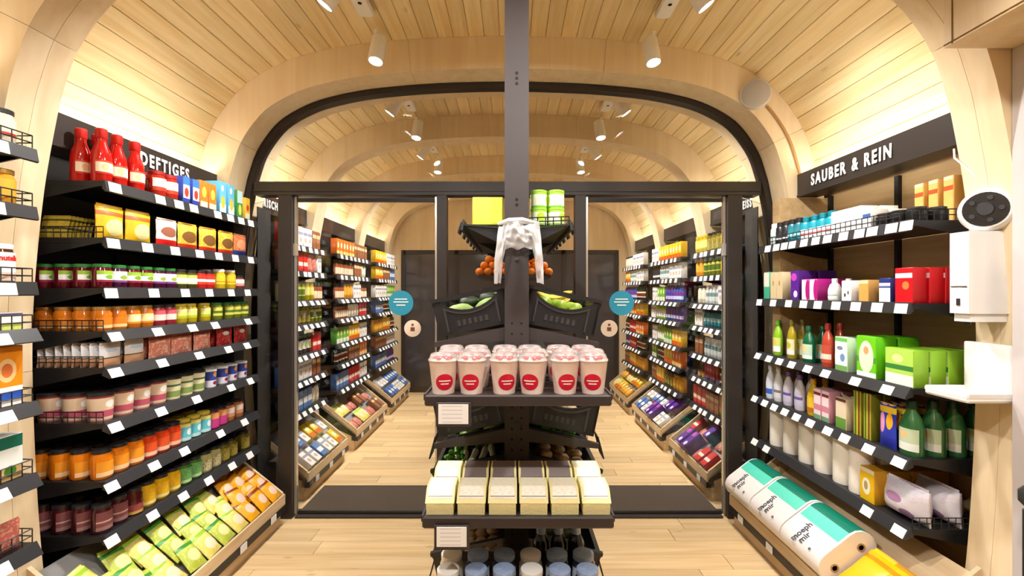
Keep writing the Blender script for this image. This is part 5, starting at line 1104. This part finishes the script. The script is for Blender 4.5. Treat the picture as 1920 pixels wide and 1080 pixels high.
# jars with pale lids on the lowest end shelf
jar('bluelid', 'jar with blue and white lid', gl('bluelidc', srgb(60, 70, 100)), mat('lid_bluewhite', srgb(150, 170, 206), .35, vary=.4, vscale=60), P_('bluelid', srgb(206, 214, 230), bands=((0, .4, srgb(60, 80, 150)),)), .038, .128)
jar('whitelid', 'jar with white lid', gl('whitelidc', srgb(206, 196, 170)), lid_white, P_('whitelid', srgb(226, 216, 196)), .038, .128)
for i in range(6):
    k = 'whitelid' if i in (0, 3) else 'bluelid'
    place(k, (GX-.215+i*.086, 1.415, .52), 0, '%s, %s from left on the lowest end shelf' % (K[k]['desc'], ORD[i]), 'jars on the lowest end shelf')
    place(k, (GX-.215+i*.086, 1.50, .52), 0, '%s in the back row, %s from left, lowest end shelf' % (K[k]['desc'], ORD[i]), 'jars on the lowest end shelf')
bottle('darkbot', 'dark blue bottle with pale cap', [(.026, 0), (.029, .006), (.029, .09), (.018, .12), (.014, .125)], gl('darkblue', srgb(16, 28, 50)), mat('cap_pale', srgb(150, 170, 196), .3), [(.017, .124), (.017, .15), (.015, .152)], name='drink_bottle')
for i in range(3): place('darkbot', (GX+.085+i*.062, 1.63, .52), 0, 'dark blue bottle with pale cap, %s from the post, under the eggs' % ORD[i], 'dark bottles under the egg shelf')
# things on the top shelf
carton('limeb', 'plain lime green box', .118, .12, .106, mat('lime_card', srgb(206, 214, 74), .5), P_('limeb', srgb(208, 216, 78), bands=((0, .06, srgb(190, 196, 60)),)), name='tea_box')
place('limeb', (GX-.112, 1.83, 1.7585), 0, 'plain lime green box on the top shelf left of the post', None); 
tub('limecan', 'white and lime green can', .031, .032, .068, P_('limecan', srgb(226, 232, 200), bands=((.82, 1, srgb(150, 200, 60)), (0, .12, srgb(120, 180, 60))), blob=(.6, .5, .25, .3, srgb(170, 200, 50))), mat('limelid', srgb(150, 200, 60), .4), 'food_can', 'can')
q = 0
for lv_ in range(2):
    for i in range(2):
        for j in range(2):
            place('limecan', (GX+.088+i*.067, 1.80+j*.07, 1.7585+lv_*.068), .3*q, 'white and lime can right of the post, %s, %s, %s' % (('lower layer', 'upper layer')[lv_], ('inner', 'outer')[i], ('front', 'back')[j]), 'lime cans on the top shelf'); q += 1
# roll of produce bags draped over the post
pb = empty('produce_bag', (GX, 1.715, 1.53)); tag(pb, 'crumpled clear plastic bag draped over the grey post', 'plastic bag')
nu, nv = 22, 18; vs = []; fs = []; rg = random.Random(11)
def film(u, v, back):
    x = -.085+.185*u; hang = 1-v
    arch_ = .105*max(0, 1-((u-.5)/.33)**2) if abs(u-.5) < .33 else 0
    zt = .232-.012*math.cos(u*9)-.02*abs(u-.5); zb = .0+.13*(1 if abs(u-.5) < .30 else max(0, 1-(abs(u-.5)-.30)/.06))
    z = zb+(zt-zb)*v
    x2 = (x-.008)*(.80+.20*(1-v)**.7)+.008
    y = -.012-.018*math.sin(v*math.pi*.9)+.006*math.sin(u*17+v*5)+.005*math.sin(u*31-v*11)+.003*math.sin(v*23+u*7)
    return (x2, y+(.05 if back else 0)*v, z+.004*math.sin(u*23+v*9))
mb = MB()
for j in range(nv+1):
    for i in range(nu+1): vs.append(film(i/nu, j/nv, False))
for j in range(nv):
    for i in range(nu): a = j*(nu+1)+i; fs.append((a, a+1, a+nu+2, a+nu+1))
mb.add(vs, fs); o = mb.build('bag_film', M_bag, pb, angle=70)
MB().tube([(-.07, -.006, .222), (-.03, -.015, .232), (.02, -.016, .234), (.075, -.008, .225)], [.006, .012, .012, .006], 8).build('gathered_edge', M_bag, pb)
MB().tube([(-.078, -.008, .0), (-.074, -.02, .09), (-.062, -.018, .2)], [.007, .009, .006], 7).build('hanging_fold', M_bag, pb)
MB().tube([(.092, -.008, .01), (.088, -.02, .09), (.076, -.018, .2)], [.007, .009, .006], 7).build('hanging_fold', M_bag, pb)
# second gondola beyond the glass, with oranges
g2 = empty('gondola_rack', (GX, 0, 0)); tag(g2, 'second dark gondola behind the middle glass pane, with oranges', 'shelf rack')
for yy in (3.95, 5.05): MB().box(-.04, .04, yy, yy+.05, 0, 1.95).build('post', M_post, g2, smooth=False)
MB().box(-.012, .012, 4.0, 5.05, .1, 1.6).build('spine_panel', M_backblk, g2, smooth=False)
MB().box(-.30, .30, 3.95, 5.10, 0, .1).build('base', M_black, g2, smooth=False)
for z in (.5, .95, 1.38):
    for s in (-1, 1): MB().box(min(s*.014, s*.32), max(s*.014, s*.32), 3.96, 5.09, z-.02, z).build('shelf', M_black, g2, smooth=False)
for s in (-1, 1):
    MB().box(min(s*.014, s*.32), max(s*.014, s*.32), 3.96, 5.09, 1.62, 1.64).build('shelf', M_black, g2, smooth=False)
    nm = 'left' if s < 0 else 'right'
    for r in range(3):
        for c in range(4-r):
            for a in range(5):
                if (r, c) != (0, 1) or True:
                    place('orange', (GX+s*(.075+.036*r+c*.076), 4.02+a*.078+.03*r, 1.64+.035+r*.056), r+c, 'ripe orange, %s pane heap, %s layer, %s from post, %s from pane' % (nm, ORD[r], ORD[c], ORD[a]), 'oranges in the %s heap behind the middle pane' % nm)
    for i, k in enumerate(('redpk', 'whitepk', 'orangepk', 'bluepk2', 'redpk', 'whitepk', 'brownpk', 'greenpk2')):
        place(k, (GX+s*(.10+.08*(i % 3)), 3.995+.07*(i//3), 1.38), 0, '%s below the oranges on the %s, %s row, %s across' % (K[k]['desc'], nm, ORD[i//3], ORD[i % 3]), 'packs below the oranges', True)
